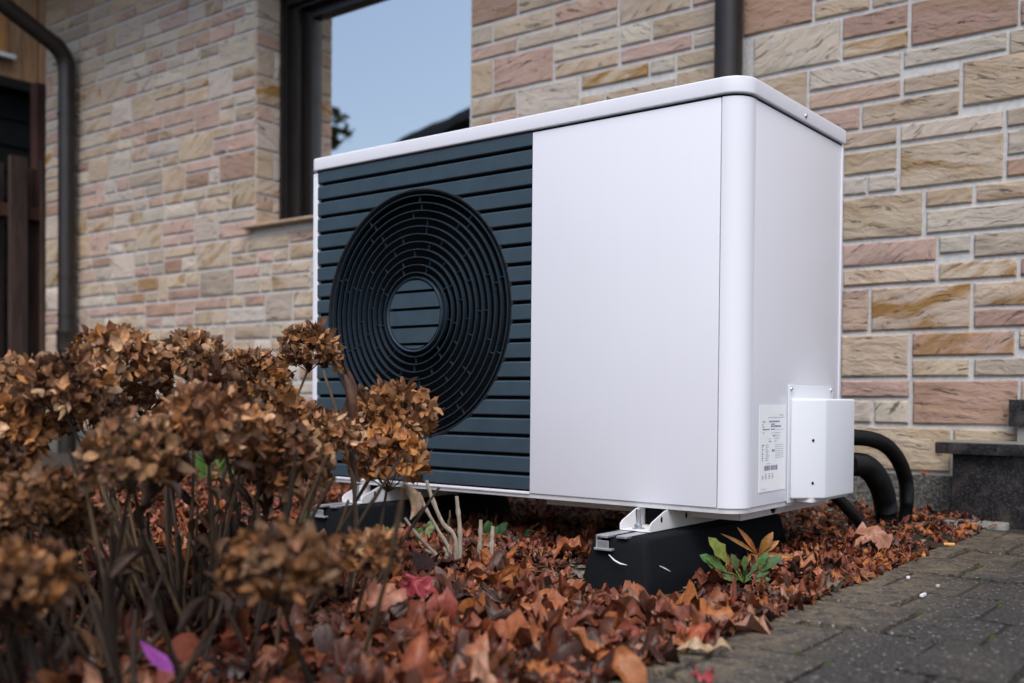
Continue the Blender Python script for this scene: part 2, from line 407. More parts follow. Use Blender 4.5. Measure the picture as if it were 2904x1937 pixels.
for j in range(-8, 9):
    y = row0+j*PL
    if y+PL > 1.30: continue
    odd = j % 2
    x0 = 0.207 if odd == 0 else 0.193
    if odd: put_paver(half[j % 3], 0.193, y); x0 = 0.259
    nrow = 6 if y > -1.3 else 7
    for i in range(nrow): put_paver(pav_cache[rnd.randrange(5)], x0+i*PW, y)
# moss cushions in the joints
mo = MB()
for i in range(60):
    j = rnd.randrange(-3, 8); y = row0+j*PL
    if rnd.random() < 0.75:
        odd = j % 2; x = (0.207 if odd == 0 else 0.259)+rnd.randrange(0, 5)*PW; y += rnd.betavariate(1, 1)*PL
        sx_, sy_ = 0.004, rnd.uniform(.008, .03)
    else:
        x = rnd.uniform(0.25, 0.85); sx_, sy_ = rnd.uniform(.008, .02), 0.004
    if x < 0.30 and rnd.random() < .8: continue
    prof = [(1.0, 0.0), (0.9, 0.4), (0.5, 0.85), (0.05, 1.0)]
    b = len(mo.v); mo.lathe(prof, (0, 0, 0), 'z', 7)
    mo.v[b:] = [(x+v[0]*sx_*rnd.uniform(.8, 1.2), y+v[1]*sy_, PZ-0.007+v[2]*0.0075*rnd.uniform(.7, 1.2)) for v in mo.v[b:]]
tag(mo.build('moss', M['moss'], smooth=True, ang=180), kind='stuff')

# ================================================================ house
house = empty('house', (-2.5, WY+0.3, GZ), 'sandstone clad house with a dark framed window behind the white heat pump', 'house')
XL, XR, ZT = -5.60, 2.4, 3.0       # wall extents
WX0, WX1, WZ0, WZ1 = -3.47, -2.00, 1.112, 2.37   # window opening
wm = MB()
wm.box(XL, WX0, WY, WY+0.32, -0.012, ZT)
wm.box(WX1, XR, WY, WY+0.32, -0.012, ZT)
wm.box(WX0, WX1, WY, WY+0.32, -0.012, WZ0-0.022)
wm.box(WX0, WX1, WY, WY+0.32, WZ1, ZT)
wall = wm.build('wall', M['mortar'], house)
pl_ = MB().box(XL+0.02, XR, WY-0.034, WY+0.30, GZ-0.1, -0.0125)
pl_.build('plinth', M['plinth'], house)

BP = 0.1525
manual = [(0,-0.302,0.011,0.000,0.137,"t"), (0,0.022,0.284,0.000,0.137,"t"), (1,-0.341,-0.121,0.085,0.137,"p"), (1,-0.322,-0.241,0.000,0.071,"g"), (1,-0.228,-0.120,0.000,0.071,"g"), (1,-0.105,0.204,0.000,0.137,"r"), (1,0.215,0.330,0.000,0.137,"t"), (2,-0.343,-0.125,0.000,0.137,"t"), (2,-0.110,0.193,0.066,0.137,"q"), (2,-0.109,0.062,0.000,0.052,"t"), (2,0.080,0.279,0.000,0.052,"n"), (2,0.207,0.340,0.085,0.137,"t"), (3,-0.342,-0.256,0.000,0.137,"p"), (3,-0.243,0.063,0.000,0.137,"O"), (3,0.075,0.285,0.066,0.137,"O"), (3,0.076,0.286,0.000,0.052,"r"), (4,-0.342,-0.043,0.066,0.137,"p"), (4,-0.340,-0.042,0.000,0.052,"o"), (4,-0.031,0.061,0.085,0.137,"g"), (4,-0.030,0.195,0.000,0.052,"O"), (4,0.074,0.300,0.066,0.137,"n"), (4,0.209,0.328,0.000,0.052,"r"), (5,-0.344,-0.088,0.000,0.137,"t"), (5,-0.074,0.064,0.085,0.137,"t"), (5,-0.071,0.243,0.000,0.071,"g"), (5,0.078,0.297,0.085,0.137,"t"), (6,-0.345,-0.269,0.000,0.052,"g"), (6,-0.343,-0.171,0.066,0.137,"t"), (6,-0.260,-0.170,0.000,0.052,"g"), (6,-0.156,0.151,0.000,0.137,"o"), (6,0.164,0.296,0.000,0.052,"r"), (6,0.166,0.295,0.066,0.137,"g"), (7,-0.465,-0.296,0.066,0.137,"p"), (7,-0.344,-0.172,0.000,0.052,"t"), (7,-0.284,0.020,0.066,0.137,"t"), (7,-0.157,0.148,0.000,0.052,"g"), (7,0.162,0.293,0.000,0.052,"n"), (8,-0.702,-0.479,0.000,0.137,"t"), (8,-0.467,-0.163,0.066,0.137,"g"), (8,-0.466,-0.162,0.000,0.052,"p"), (8,-0.151,0.156,0.085,0.137,"g"), (8,-0.150,0.019,0.000,0.052,"t"), (7,0.033,0.237,0.0845,0.2215,"t"), (8,0.166,0.290,0.066,0.137,"n"), (9,-1.987,-1.748,0.066,0.137,"o"), (9,-1.986,-1.878,0.000,0.052,"t"), (9,-1.861,-1.744,0.000,0.052,"p"), (9,-1.732,-1.431,0.000,0.137,"g"), (9,-1.417,-1.310,0.000,0.052,"t"), (9,-1.411,-1.109,0.085,0.137,"O"), (9,-1.296,-0.993,0.000,0.052,"t"), (9,-1.096,-0.994,0.085,0.137,"g"), (9,-0.981,-0.731,0.085,0.137,"t"), (9,-0.981,-0.730,0.000,0.071,"t"), (9,-0.674,-0.365,0.000,0.137,"g"), (9,-0.353,-0.143,0.066,0.137,"r"), (9,-0.352,-0.142,0.000,0.052,"o"), (9,-0.128,0.186,0.000,0.137,"r"), (9,0.196,0.337,0.000,0.071,"r"), (10,-1.988,-1.876,0.000,0.137,"t"), (10,-1.864,-1.559,0.000,0.137,"p"), (10,-1.547,-1.245,0.066,0.137,"g"), (10,-1.543,-1.244,0.000,0.052,"t"), (10,-1.231,-1.100,0.066,0.137,"g"), (10,-1.228,-0.926,0.000,0.052,"p"), (10,-1.087,-0.803,0.066,0.137,"t"), (10,-0.913,-0.732,0.000,0.052,"g"), (10,-0.715,-0.463,0.000,0.137,"r"), (10,-0.452,-0.268,0.000,0.052,"t"), (10,-0.256,-0.141,0.000,0.071,"t"), (11,-1.990,-1.879,0.066,0.137,"g"), (11,-1.989,-1.747,0.000,0.052,"p"), (11,-1.866,-1.561,0.066,0.137,"t"), (11,-1.735,-1.432,0.000,0.052,"g"), (11,-1.548,-1.250,0.066,0.137,"p"), (11,-1.420,-1.249,0.000,0.052,"g"), (11,-1.236,-0.933,0.000,0.137,"t"), (11,-0.920,-0.734,0.000,0.052,"p"), (12,-1.988,-1.746,0.000,0.137,"q"), (12,-1.733,-1.565,0.000,0.071,"g"), (12,-1.553,-1.514,0.000,0.052,"p"), (12,-1.496,-1.394,0.000,0.052,"t"),]
TINT = {'p': (0.535, 0.385, 0.325), 't': (0.535, 0.435, 0.340), 'g': (0.570, 0.505, 0.435), 'o': (0.540, 0.445, 0.350), 'O': (0.540, 0.445, 0.350),
        'r': (0.405, 0.275, 0.220), 'q': (0.470, 0.325, 0.255), 'n': (0.450, 0.385, 0.320)}
rects = []                          # (x0, x1, z0, z1, code)
for (k_, x0, x1, y0, y1, c) in manual:
    rects.append((x0, x1, k_*BP+y0, k_*BP+y1, c))
def rcode():
    return rnd.choices('ptgOorqn', [22, 25, 27, 9, 8, 4, 3, 3])[0]
def split_row(x0, x1, z0, z1):
    x = x0
    while x < x1-0.02:
        wd = rnd.choice([0.305, 0.305, 0.22, 0.17, 0.17, 0.135])
        if x1-x-wd < 0.085: wd = x1-x if x1-x < 0.36 else (x1-x)/2
        rects.append((x+0.0072, x+wd-0.0072, z0, z1, rcode())); x += wd
def fill_band(k_, x0, x1):
    zb = k_*BP; x = x0; last_tall = False
    while x < x1-0.03:
        rem = x1-x
        if (not last_tall and rnd.random() < 0.5) or (last_tall and rnd.random() < 0.15):
            wd = rnd.choice([0.305, 0.25, 0.22, 0.25, 0.085])
            if rem-wd < 0.10: wd = rem if rem < 0.36 else rem/2
            rects.append((x+0.0072, x+wd-0.0072, zb, zb+0.137, rcode())); last_tall = True
        else:
            wd = rnd.choice([0.305, 0.305, 0.44, 0.475, 0.52, 0.61])
            if rem-wd < 0.10: wd = rem
            h = rnd.choice([0.052, 0.0715])
            split_row(x, x+wd, zb, zb+h); split_row(x, x+wd, zb+h+0.0135, zb+0.137); last_tall = False
        x += wd
nb = int(ZT/BP)+1
man = list(rects)
for k_ in range(nb):
    zb = k_*BP
    if zb+0.137 > ZT: break
    segs = []
    if zb+0.137 > WZ0 and zb < WZ0-0.08: segs = [(XL, XR)]
    elif WZ0-0.08 <= zb and zb < WZ1: segs = [(XL, WX0+0.006), (WX1-0.002, XR)]
    else: segs = [(XL, XR)]
    cov = sorted((r[0]-0.006, r[1]+0.006) for r in man if r[2] < zb+0.125 and r[3] > zb+0.012)
    u = []
    for a, b in cov:
        if u and a <= u[-1][1]+0.05: u[-1][1] = max(u[-1][1], b)
        else: u.append([a, b])
    for a, b in segs:
        x = a
        for (c, d) in u:
            if d <= a or c >= b: continue
            if c-x > 0.04: fill_band(k_, x, c)
            x = max(x, d)
        if b-x > 0.04: fill_band(k_, x, b)
    for (c, d) in u:                       # ragged ends between hand-placed stones
        for y in (0.026, 0.111):
            rr = sorted((r[0], r[1]) for r in rects if r[2]-0.004 < zb+y < r[3]+0.004 and r[1] > c and r[0] < d)
            x = c+0.006
            for (p0, p1) in rr+[(d, d)]:
                if p0-x > 0.055:
                    xm = (x+p0)/2; lo, hi = zb, zb+0.137
                    for r in rects:
                        if r[0]-0.004 < xm < r[1]+0.004:
                            if r[3] <= zb+y+0.03 and r[3] > lo-0.02: lo = max(lo, r[3]+0.0135)
                            if r[2] >= zb+y-0.03 and r[2] < hi+0.01: hi = min(hi, r[2]-0.0135)
                    if hi-lo > 0.03: rects.append((x+0.002, p0-0.012, lo, hi, rcode()))
                x = max(x, p1+0.012)
# cut stones where the sill row crosses the window opening
out_r = []
for r in rects:
    x0, x1, z0, z1, c = r
    if x1 > WX0+0.02 and x0 < WX1-0.02 and z1 > WZ0-0.03 and z0 < WZ1:
        if z0 < WZ0-0.07: out_r.append((x0, x1, z0, WZ0-0.036, c))
        elif z1 > WZ1+0.05: out_r.append((x0, x1, WZ1+0.008, z1, c))
        continue
    out_r.append(r)
rects = [r for r in out_r if r[1]-r[0] > 0.025 and r[3]-r[2] > 0.022]

def stone_mesh(wd, h, code, seed, dep=0.0095):
    """a stone in its own frame: x 0..wd, z 0..h, bulging towards -y; ~30-50 triangles"""
    q = random.Random(seed)
    nx = max(2, min(5, int(round(wd/0.075)))); nz = 1 if h < 0.06 else 2 if h < 0.1 else 3
    m = MB(); e = 0.0045; idx = {}
    for j in range(nz+1):
        for i in range(nx+1):
            edge = i in (0, nx) or j in (0, nz)
            x = e+(wd-2*e)*i/nx; z = e+(h-2*e)*j/nz
            if not edge: x += q.uniform(-.012, .012); z += q.uniform(-.008, .008)
            else:
                if j in (0, nz) and i not in (0, nx): x += q.uniform(-.01, .01)
            yy = -dep-(0 if edge else q.uniform(-.003, .005))+(q.uniform(-.0015, .002) if edge else 0)
            idx[i, j] = len(m.v); m.v.append((x, yy, z))
    for j in range(nz):
        for i in range(nx):
            a, b, c, d = idx[i, j], idx[i+1, j], idx[i+1, j+1], idx[i, j+1]
            m.f += [(a, b, c), (a, c, d)] if q.random() < .5 else [(a, b, d), (b, c, d)]; m.m += [0, 0]
    ring = [idx[i, 0] for i in range(nx+1)]+[idx[nx, j] for j in range(1, nz+1)]+[idx[i, nz] for i in range(nx-1, -1, -1)]+[idx[0, j] for j in range(nz-1, 0, -1)]
    base = len(m.v)
    for t in ring:
        x, y, z = m.v[t]; x = 0 if x <= e+.001 else wd if x >= wd-e-.001 else x; z = 0 if z <= e+.001 else h if z >= h-e-.001 else z
        x += q.uniform(-.0012, .0012); z += q.uniform(-.0012, .0012)
        m.v.append((x, -dep+0.004, z))
    n = len(ring); b2 = len(m.v)
    for t in range(n): x, y, z = m.v[base+t]; m.v.append((x, 0.003, z))
    for t in range(n):
        u = (t+1) % n
        m.f += [(ring[t], base+t, base+u, ring[u]), (base+t, b2+t, b2+u, base+u)]; m.m += [0, 0]
    tn = Vector(TINT[code])*q.uniform(0.86, 1.10); tn = Vector((tn.x*q.uniform(.97, 1.03), tn.y, tn.z*q.uniform(.95, 1.05)))
    an = R(q.choice([q.uniform(-6, 6), q.uniform(10, 40), q.uniform(-6, 6), q.uniform(-30, -8), q.uniform(20, 50)]))
    if code == 'O': an = R(q.uniform(12, 34))
    ca, sa = math.cos(an), math.sin(an); ox, oz, oy = q.uniform(0, 9), q.uniform(0, 9), q.uniform(0, 9)
    rust = {'O': 0.95, 'o': 0.6, 'q': 0.7, 'r': 0.2, 't': 0.28}.get(code, 0.06)
    m.attr['tint'] = ('FLOAT_COLOR', [(tn.x, tn.y, tn.z, 1)]*len(m.v))
    m.attr['tc'] = ('FLOAT_VECTOR', [(ca*x+sa*z+ox, -sa*x+ca*z+oz, y+oy) for (x, y, z) in m.v])
    m.attr['rust'] = ('FLOAT', [rust]*len(m.v))
    return m
def join_mb(dst, src, f):
    b = len(dst.v); dst.v += [f(p) for p in src.v]; dst.f += [tuple(i+b for i in fc) for fc in src.f]; dst.m += src.m
    for k_, (t, d) in src.attr.items():
        if k_ in dst.attr: dst.attr[k_][1].extend(d)
        else: dst.attr[k_] = (t, list(d))
Mview = Matrix(((_rx.x, _rx.y, _rx.z), (_ux.x, _ux.y, _ux.z), (_f.x, _f.y, _f.z)))
def project(p):
    q = Mview @ (Vector(p)-CAM)
    return 512+1031.1*q.x/q.z, 341.5+74.3-1031.1*q.y/q.z, q.z
def seen(r):
    a = project((r[0], WY, r[2])); b = project((r[1], WY, r[3]))
    x0, x1 = max(0, min(a[0], b[0])), min(1024, max(a[0], b[0])); y0, y1 = max(0, min(a[1], b[1])), min(683, max(a[1], b[1]))
    if x1 <= x0 or y1 <= y0: return 0
    cx, cy = (a[0]+b[0])/2, (a[1]+b[1])/2
    if 322 < cx < 838 and cy > 150+(838-cx)*0.02 and cy < 480 and cy > 170-(cx-316)*0.19+ (0): return 0.02*(x1-x0)*(y1-y0)
    return (x1-x0)*(y1-y0)
rects.sort(key=seen, reverse=True)
rest = MB(); nstone = 0
for i, r in enumerate(rects):
    m = stone_mesh(r[1]-r[0], r[3]-r[2], r[4], 1000+i)
    if i < 285:
        m.v = [(x+r[0], y+WY, z+r[2]) for x, y, z in m.v]
        m.build('stone', M['stone'], wall, recalc=False, smooth=True, ang=28)
    else: join_mb(rest, m, lambda p: (p[0]+r[0], p[1]+WY, p[2]+r[2]))
tag(rest.build('stone_cladding', M['stone'], wall, recalc=False, smooth=True, ang=28), kind='stuff')

# window: reveal stones, frame, panes, sill
def ring_frame(ox0, ox1, oz0, oz1, ix0, ix1, iz0, iz1, y0, y1):
    m = MB(); o_ = [(ox0, oz0), (ox1, oz0), (ox1, oz1), (ox0, oz1)]; i_ = [(ix0, iz0), (ix1, iz0), (ix1, iz1), (ix0, iz1)]
    m.v = [(x, y, z) for y in (y0, y1) for (x, z) in o_+i_]
    for a in range(4):
        b = (a+1) % 4
        m.f += [(a, b, 4+b, 4+a), (8+a, 12+a, 12+b, 8+b), (a, 8+a, 8+b, b), (4+a, 4+b, 12+b, 12+a)]
    m.m = [0]*len(m.f); return m
window = ring_frame(WX0+0.001, WX1-0.001, WZ0+0.001, WZ1-0.004, WX0+0.050, WX1-0.060, WZ0+0.030, WZ1-0.080, WY+0.16, WY+0.30).build('window', M['frame'], house, bevel=0.003)
ring_frame(WX0+0.051, WX1-0.061, WZ0+0.031, WZ1-0.081, WX0+0.118, WX1-0.100, WZ0+0.050, WZ1-0.100, WY+0.185, WY+0.30).build('window_frame', M['frame'], window, bevel=0.004)
ring_frame(WX0+0.119, WX1-0.101, WZ0+0.051, WZ1-0.101, WX0+0.180, WX1-0.125, WZ0+0.075, WZ1-0.150, WY+0.225, WY+0.30).build('sash', M['frame'], window, bevel=0.004)
gr_ = MB().box(WX0+0.022, WX0+0.034, WY+0.150, WY+0.1595, WZ0, WZ1-0.01)
gr_.build('guide_rail', M['rail'], window, bevel=0.002)
MB().box(WX0+0.1805, WX1-0.1255, WY+0.262, WY+0.270, WZ0+0.0755, WZ1-0.1505).build('pane', M['glass'], window)
sl = MB().prism(rounded([(WY-0.055, WZ0-0.020), (WY+0.16, WZ0-0.020), (WY+0.16, WZ0), (WY-0.055, WZ0-0.004)], [0.006, 0, 0, 0.006], 3), 'x', WX0-0.045, WX1+0.045)
sl.build('window_sill', M['sill'], window, smooth=True)
rv = [r for r in rects if False]
z = WZ0+0.002; kk = 0
while z < WZ1-0.03:
    kb = int((z+0.02)/BP)
    h = rnd.choice([0.052, 0.0715, 0.137]); h = min(h, WZ1-0.006-z)
    for (y0, y1) in ((0.003, 0.112), (0.124, 0.158)) if kk % 2 else ((0.003, 0.158),):
        m = stone_mesh(y1-y0, h, rcode(), 5000+kk*3+int(y0*100), 0.009)
        m.v = [(WX0-yy, WY+y0+x, z+zz) for x, yy, zz in m.v]
        m.build('stone', M['stone'], wall, recalc=True, smooth=True, ang=28)
    z += h+0.0135; kk += 1
# room behind the glass and the eaves above
rm_ = MB(); rm_.box(-4.6, -1.0, 4.2, 4.25, 0.2, 2.9); rm_.box(-4.65, -4.6, 1.83, 4.25, 0.2, 2.9); rm_.box(-1.0, -0.95, 1.83, 4.25, 0.2, 2.9); rm_.box(-4.65, -0.95, 1.83, 4.25, 0.15, 0.2); rm_.box(-4.65, -0.95, 1.83, 4.25, 2.9, 2.95)
rm_.build('room', M['room'], house)
ev = MB()
for i in range(6): ev.box(-6.05, 3.0, 0.90+i*0.1025, 0.90+i*0.1025+0.099, 3.002, 3.02)
ev.box(-6.05, 3.0, 0.876, 0.896, 2.95, 3.14)
ev.build('eaves', M['soffit'], house)
MB().prism([(0.84, 3.142), (4.5, 5.6), (4.5, 5.7), (0.80, 3.215)], 'x', -6.1, 3.05).build('roof', M['rooftile'], house)
cu = MB(); nxc = 60
for i in range(nxc+1):
    x = -3.40+1.35*i/nxc; y = WY+0.335+0.018*math.sin(i*1.1)+0.008*math.sin(i*2.7)
    cu.v += [(x, y, 1.15), (x, y, 2.36)]
cu.f = [(2*i, 2*i+2, 2*i+3, 2*i+1) for i in range(nxc)]; cu.m = [0]*nxc
tag(cu.build('net_curtain', M['sheer'], smooth=True, recalc=False), 'sheer white net curtain hanging inside the dark framed window', 'curtain')

# downpipes
def downpipe(px, neck, label, r=0.05):
    py = WY-0.012-0.022-r
    t = empty('downpipe', (px, py, GZ), label, 'downpipe', 'downpipes on the house wall')
    p = MB(); ztop = 2.22 if neck else 3.2
    p.tube([(px, py, GZ-0.02), (px, py, ztop)], r, 20); p.build('pipe', M['pipe'], t, smooth=True)
    zs = 0.585
    if neck:
        s_ = MB(); s_.lathe([(r+.001, zs-0.10), (r+.008, zs-0.095), (r+.008, zs+0.0), (r+.012, zs+0.01), (r+.012, zs+0.03), (r+.001, zs+0.036)], (px, py, 0), 'z', 24)
        s_.build('socket', M['pipe'], t, smooth=True); s_ = MB(); s_.lathe([(r+.001, zs+0.115), (r+.005, zs+0.117), (r+.005, zs+0.135), (r+.001, zs+0.137)], (px, py, 0), 'z', 24)
        s_.build('collar', M['pipe'], t, smooth=True)
        e = MB(); pts = []
        d = Vector((0, -0.905, 0.425)); rad = 0.16
        for i in range(13):
            a = i/12*R(64.8)
            pts.append((px, py-rad*(1-math.cos(a)), ztop+rad*math.sin(a)))
        e.tube(pts, r+0.003, 20); e.build('elbow', M['pipe'], t, smooth=True)
        pt = Vector(pts[-1]); en = pt+Vector((0, -math.sin(R(64.8)), math.cos(R(64.8))))*0.62
        MB().tube([pt, en], r, 20).build('offset_pipe', M['pipe'], t, smooth=True)
        MB().tube([en, en+Vector((0, -0.04, 0.05)), en+Vector((0, -0.045, 0.25))], r+.002, 20).build('elbow', M['pipe'], t, smooth=True)
        zc = [1.95, 0.95]
    else: zc = [1.98, 0.3]
    for z in zc:
        c = MB(); c.lathe([(r+.0008, z-.012), (r+.004, z-.012), (r+.004, z+.012), (r+.0008, z+.012)], (px, py, 0), 'z', 24)
        c.box(px-.006, px+.006, py+r+.001, WY-0.0125, z-.006, z+.006); c.build('pipe_clip', M['pipe'], t, smooth=True)
    return t
downpipe(-5.195, True, 'dark brown downpipe with a bent swan neck beside the wooden fence')
downpipe(-0.735, False, 'straight dark brown downpipe rising behind the white heat pump')
gt = empty('gutter', (-2, 0.82, 2.98), 'dark half round gutter along the house eaves', 'gutter')
gm = MB(); n_ = 14
prof = [(0.815-0.055*math.cos(math.pi*i/n_), 3.0-0.062*math.sin(math.pi*i/n_)) for i in range(n_+1)]
prof = prof+[(0.815-0.051*math.cos(math.pi*i/n_), 3.0-0.058*math.sin(math.pi*i/n_)) for i in range(n_, -1, -1)]
gm.prism(prof, 'x', -6.1, 3.05); gm.build('trough', M['pipe'], gt)

# entrance step of dark granite beside the wall, right edge of the picture
st = empty('entrance_step', (0.4, 1.4, PZ), 'dark granite entrance step with overhanging slab against the stone wall', 'step')
MB().box(0.074, 1.6, 1.285, WY-0.014, PZ-0.02, 0.0690).build('riser', M['granite'], st, bevel=0.002)
sb = MB().box(0.032, 1.6, 1.252, WY-0.0135, 0.0696, 0.1035); sb.build('slab', M['granite'], st, bevel=0.003)
MB().box(0.036, 1.6, 1.256, WY-0.016, 0.1034, 0.1046).build('slab_top', M['granite_top'], st)
MB().box(0.192, 1.6, 1.44, WY-0.0145, 0.150, 0.232).build('upper_riser', M['granite'], st, bevel=0.002)
MB().box(0.215, 1.6, 1.452, WY-0.0150, 0.1050, 0.1495).build('mortar_joint', M['concrete'], st)
kb_ = MB().prism(rounded([(0.070, 1.205), (0.235, 1.235), (0.235, 1.284), (0.070, 1.284)], [.008]*4, 2), 'z', PZ-0.03, PZ+0.012); kb_.build('foundation_edge', M['concrete'], st, bevel=0.003)

# ================================================================ heat pump
W, D, H = 1.300, 0.555, 0.85
hp = empty('heat_pump', (-W/2, D/2, 0), 'large white air heat pump with a dark round fan grille on black rubber feet', 'heat pump')
XS, XC, RC = -0.535, -0.0495, 0.049
FT = 0.012                                      # sheet thickness
core = MB()
core.box(-W+0.006, -0.0145, 0.0575, D-0.006, 0.004, H-0.002); core.build('inner_casing', M['black'], hp)
MB().box(XS+0.0008, XC-0.0022, 0, FT, 0.0, H-0.0050).build('front_panel', M['white'], hp, bevel=0.0015)
MB().box(-W, -W+0.0195, 0.0, D, 0.0, H-0.0050).build('left_panel', M['white'], hp, bevel=0.004, seg=3)
n_ = 12
arc = [(-RC+RC*math.sin(math.pi/2*i/n_), RC-RC*math.cos(math.pi/2*i/n_)) for i in range(n_+1)]
arc_i = [(-RC+(RC-FT)*math.sin(math.pi/2*i/n_), RC-(RC-FT)*math.cos(math.pi/2*i/n_)) for i in range(n_, -1, -1)]
cp = MB().prism([(XC+0.0006, 0)]+arc[0:]+[(0, RC+0.012)]+[(-FT, RC+0.012)]+arc_i+[(XC+0.0006, FT)], 'z', 0.0, H-0.0015) if False else MB().prism(arc+[(0, 0.0560), (-FT, 0.0560)]+arc_i, 'z', 0.0, H-0.0050)
cp.build('corner_post', M['white'], hp, smooth=True, ang=50)
sp = MB(); sp.box(-FT, -0.0004, 0.0580, D-0.0120, 0.0, H-0.0050); sp.build('side_panel', M['white'], hp, bevel=0.0015)
MB().box(-FT-0.02, 0.0015, D-0.0110, D, 0.0, H-0.0050).build('rear_edge', M['white'], hp, bevel=0.002)
# lid
lo = 0.0055
lp = rounded([(-W-lo, -lo), (lo, -lo), (lo, D+0.004), (-W-lo, D+0.004)], [0.022, RC+lo, 0.004, 0.004], 10)
lid = MB().prism(lp, 'z', H, H+0.035); lid.build('lid', M['white'], hp, bevel=0.006, seg=3, ang=50)
li = rounded([(-W+.002, .003), (-.003, .003), (-.003, D-.004), (-W+.002, D-.004)], [0.016, RC-.003, 0, 0], 8)
MB().prism(li, 'z', H-0.0065, H-0.0002).build('gasket', M['seam'], hp)
def screw(x, y, z, parent, r=0.0045, axis='x'):
    s_ = MB(); s_.lathe([(0.0001, 0.0035), (r*.55, 0.0034), (r*.9, 0.0022), (r, 0.0005), (r, -0.001)], (x, y, z), axis, 12)
    s_.build('screw', M['zinc'], parent, smooth=True, ang=60)
screw(lo, 0.304, H+0.014, hp, 0.0055)
# base pan
bp_ = MB().prism(rounded([(-W+.003, .004), (-.004, .004), (-.004, D-.004), (-W+.003, D-.004)], [0.01, RC-.004, 0, 0], 8), 'z', -0.012, -0.0004)
bp_.build('base_pan', M['bracket'], hp, bevel=0.002, ang=50)
lip = MB().box(-W+0.02, XS, -0.0008, 0.006, -0.003, 0.0035); lip.build('base_lip', M['white'], hp, bevel=0.002)
# drain tray with V notch in its right edge
TX = -0.046
tr_ = MB().box(-0.56, TX-0.004, 0.105, 0.61, -0.0355, -0.0335)
tr_.box(-0.56, TX-0.004, 0.105, 0.107, -0.0335, -0.0125)
tr_.prism([(0.105, -0.0355), (0.61, -0.0355), (0.61, -0.0145), (0.53, -0.0145), (0.524, -0.0125), (0.30, -0.0125), (0.285, -0.0345), (0.268, -0.0345), (0.245, -0.0125), (0.105, -0.0125)], 'x', TX-0.003, TX)
tr_.build('drain_tray', M['bracket'], hp)
MB().box(-0.55, TX-0.02, 0.12, 0.55, -0.0330, -0.0125).build('tray_fill', M['black'], hp)  # black block filling the tray behind the notch

# grille: slats, ring well, rings with ribs, hub
GX0, GX1 = -W+0.0200, XS
CX, CZ, RO, RH = -0.913, 0.436, 0.3205, 0.0915
gaps = [H-0.0385-0.04515*i for i in range(18)]
edges = [H-0.002]+gaps+[0.008]
def half_w(z, r):
    return math.sqrt(max(0.0, r*r-(z-CZ)**2))
def slat(z0, z1):
    """z0 lower, z1 upper edge; cut out round the fan circle"""
    m = MB()
    ins = min(abs(z0-CZ), abs(z1-CZ)) < RO or z0 < CZ < z1
    nz = 9 if ins else 1
    prof = [(z0, 0.013), (z0, 0.0015), (z0+0.002, 0.0)]+[(z0+0.002+(z1-0.004-z0-0.002)*i/nz, 0.0) for i in range(1, nz+1)]+[(z1-0.001, 0.0025), (z1, 0.013)]
    def strip(xa, xb):
        b = len(m.v); n = len(prof)
        for (z, y) in prof: m.v.append((xa(z), y, z)); m.v.append((xb(z), y, z))
        for i in range(n-1): m.f.append((b+2*i, b+2*i+1, b+2*i+3, b+2*i+2)); m.m.append(0)
        for s_ in (0, 1):
            for i in range(1, n-2):
                a, c = m.v[b+2*i+s_], m.v[b+2*(i+1)+s_]
                va, vc = len(m.v), len(m.v)+1
                m.v += [(a[0], 0.013, a[2]), (c[0], 0.013, c[2])]
                m.f.append((b+2*i+s_, b+2*(i+1)+s_, vc, va)); m.m.append(0)
    if not ins: strip(lambda z: GX0, lambda z: GX1); m.build('slat', M['slate'], hp, smooth=True, ang=30); return
    strip(lambda z: GX0, lambda z: CX-half_w(z, RO)); m.build('slat', M['slate'], hp, smooth=True, ang=30)
    m.v, m.f, m.m = [], [], []
    strip(lambda z: CX+half_w(z, RO), lambda z: GX1); m.build('slat', M['slate'], hp, smooth=True, ang=30)
GH = 0.0038
for i in range(len(edges)-1):
    slat(edges[i+1]+(GH if i < len(edges)-2 else 0), edges[i]-(GH if i > 0 else 0))
bk = MB(); nn = 64; ring_o = []; 
circ = [(CX+RO*math.cos(2*math.pi*i/nn), CZ+RO*math.sin(2*math.pi*i/nn)) for i in range(nn)]
def sq(a):
    c, s_ = math.cos(a), math.sin(a); t = []
    for lim, d in ((GX1-CX, c), (GX0-CX, c), (H-0.002-CZ, s_), (0.008-CZ, s_)):
        if abs(d) > 1e-6 and lim/d > 0: t.append(lim/d)
    r = min(t); return (CX+r*c, CZ+r*s_)
for i in range(nn):
    a = 2*math.pi*i/nn; o_ = sq(a); bk.v += [(circ[i][0], 0.0131, circ[i][1]), (o_[0], 0.0131, o_[1])]
for i in range(nn):
    j = (i+1) % nn; bk.f.append((2*i, 2*j, 2*j+1, 2*i+1)); bk.m.append(0)
bk.build('grille_backing', M['black'], hp)
MB().lathe([(RO+0.004, 0.0020), (RO+0.001, 0.0004), (RO-0.003, 0.0004), (RO-0.006, 0.003), (RO-0.009, 0.012), (RO-0.002, 0.0125), (RO+0.004, 0.0128)], (CX, 0, CZ), 'y', 96).build('ring_well', M['seam'], hp, smooth=True, ang=40)
MB().lathe([(RO-0.002, 0.0130), (RO-0.002, 0.099)], (CX, 0, CZ), 'y', 64).build('fan_shroud', M['black'], hp)
MB().lathe([(0.0001, 0.099), (RO, 0.099), (RO, 0.112), (0.0001, 0.112)], (CX, 0, CZ), 'y', 48).build('fan_cavity', M['black'], hp)
rb_ = MB(); NR = 11; r0, r1 = 0.1085, RO-0.0145
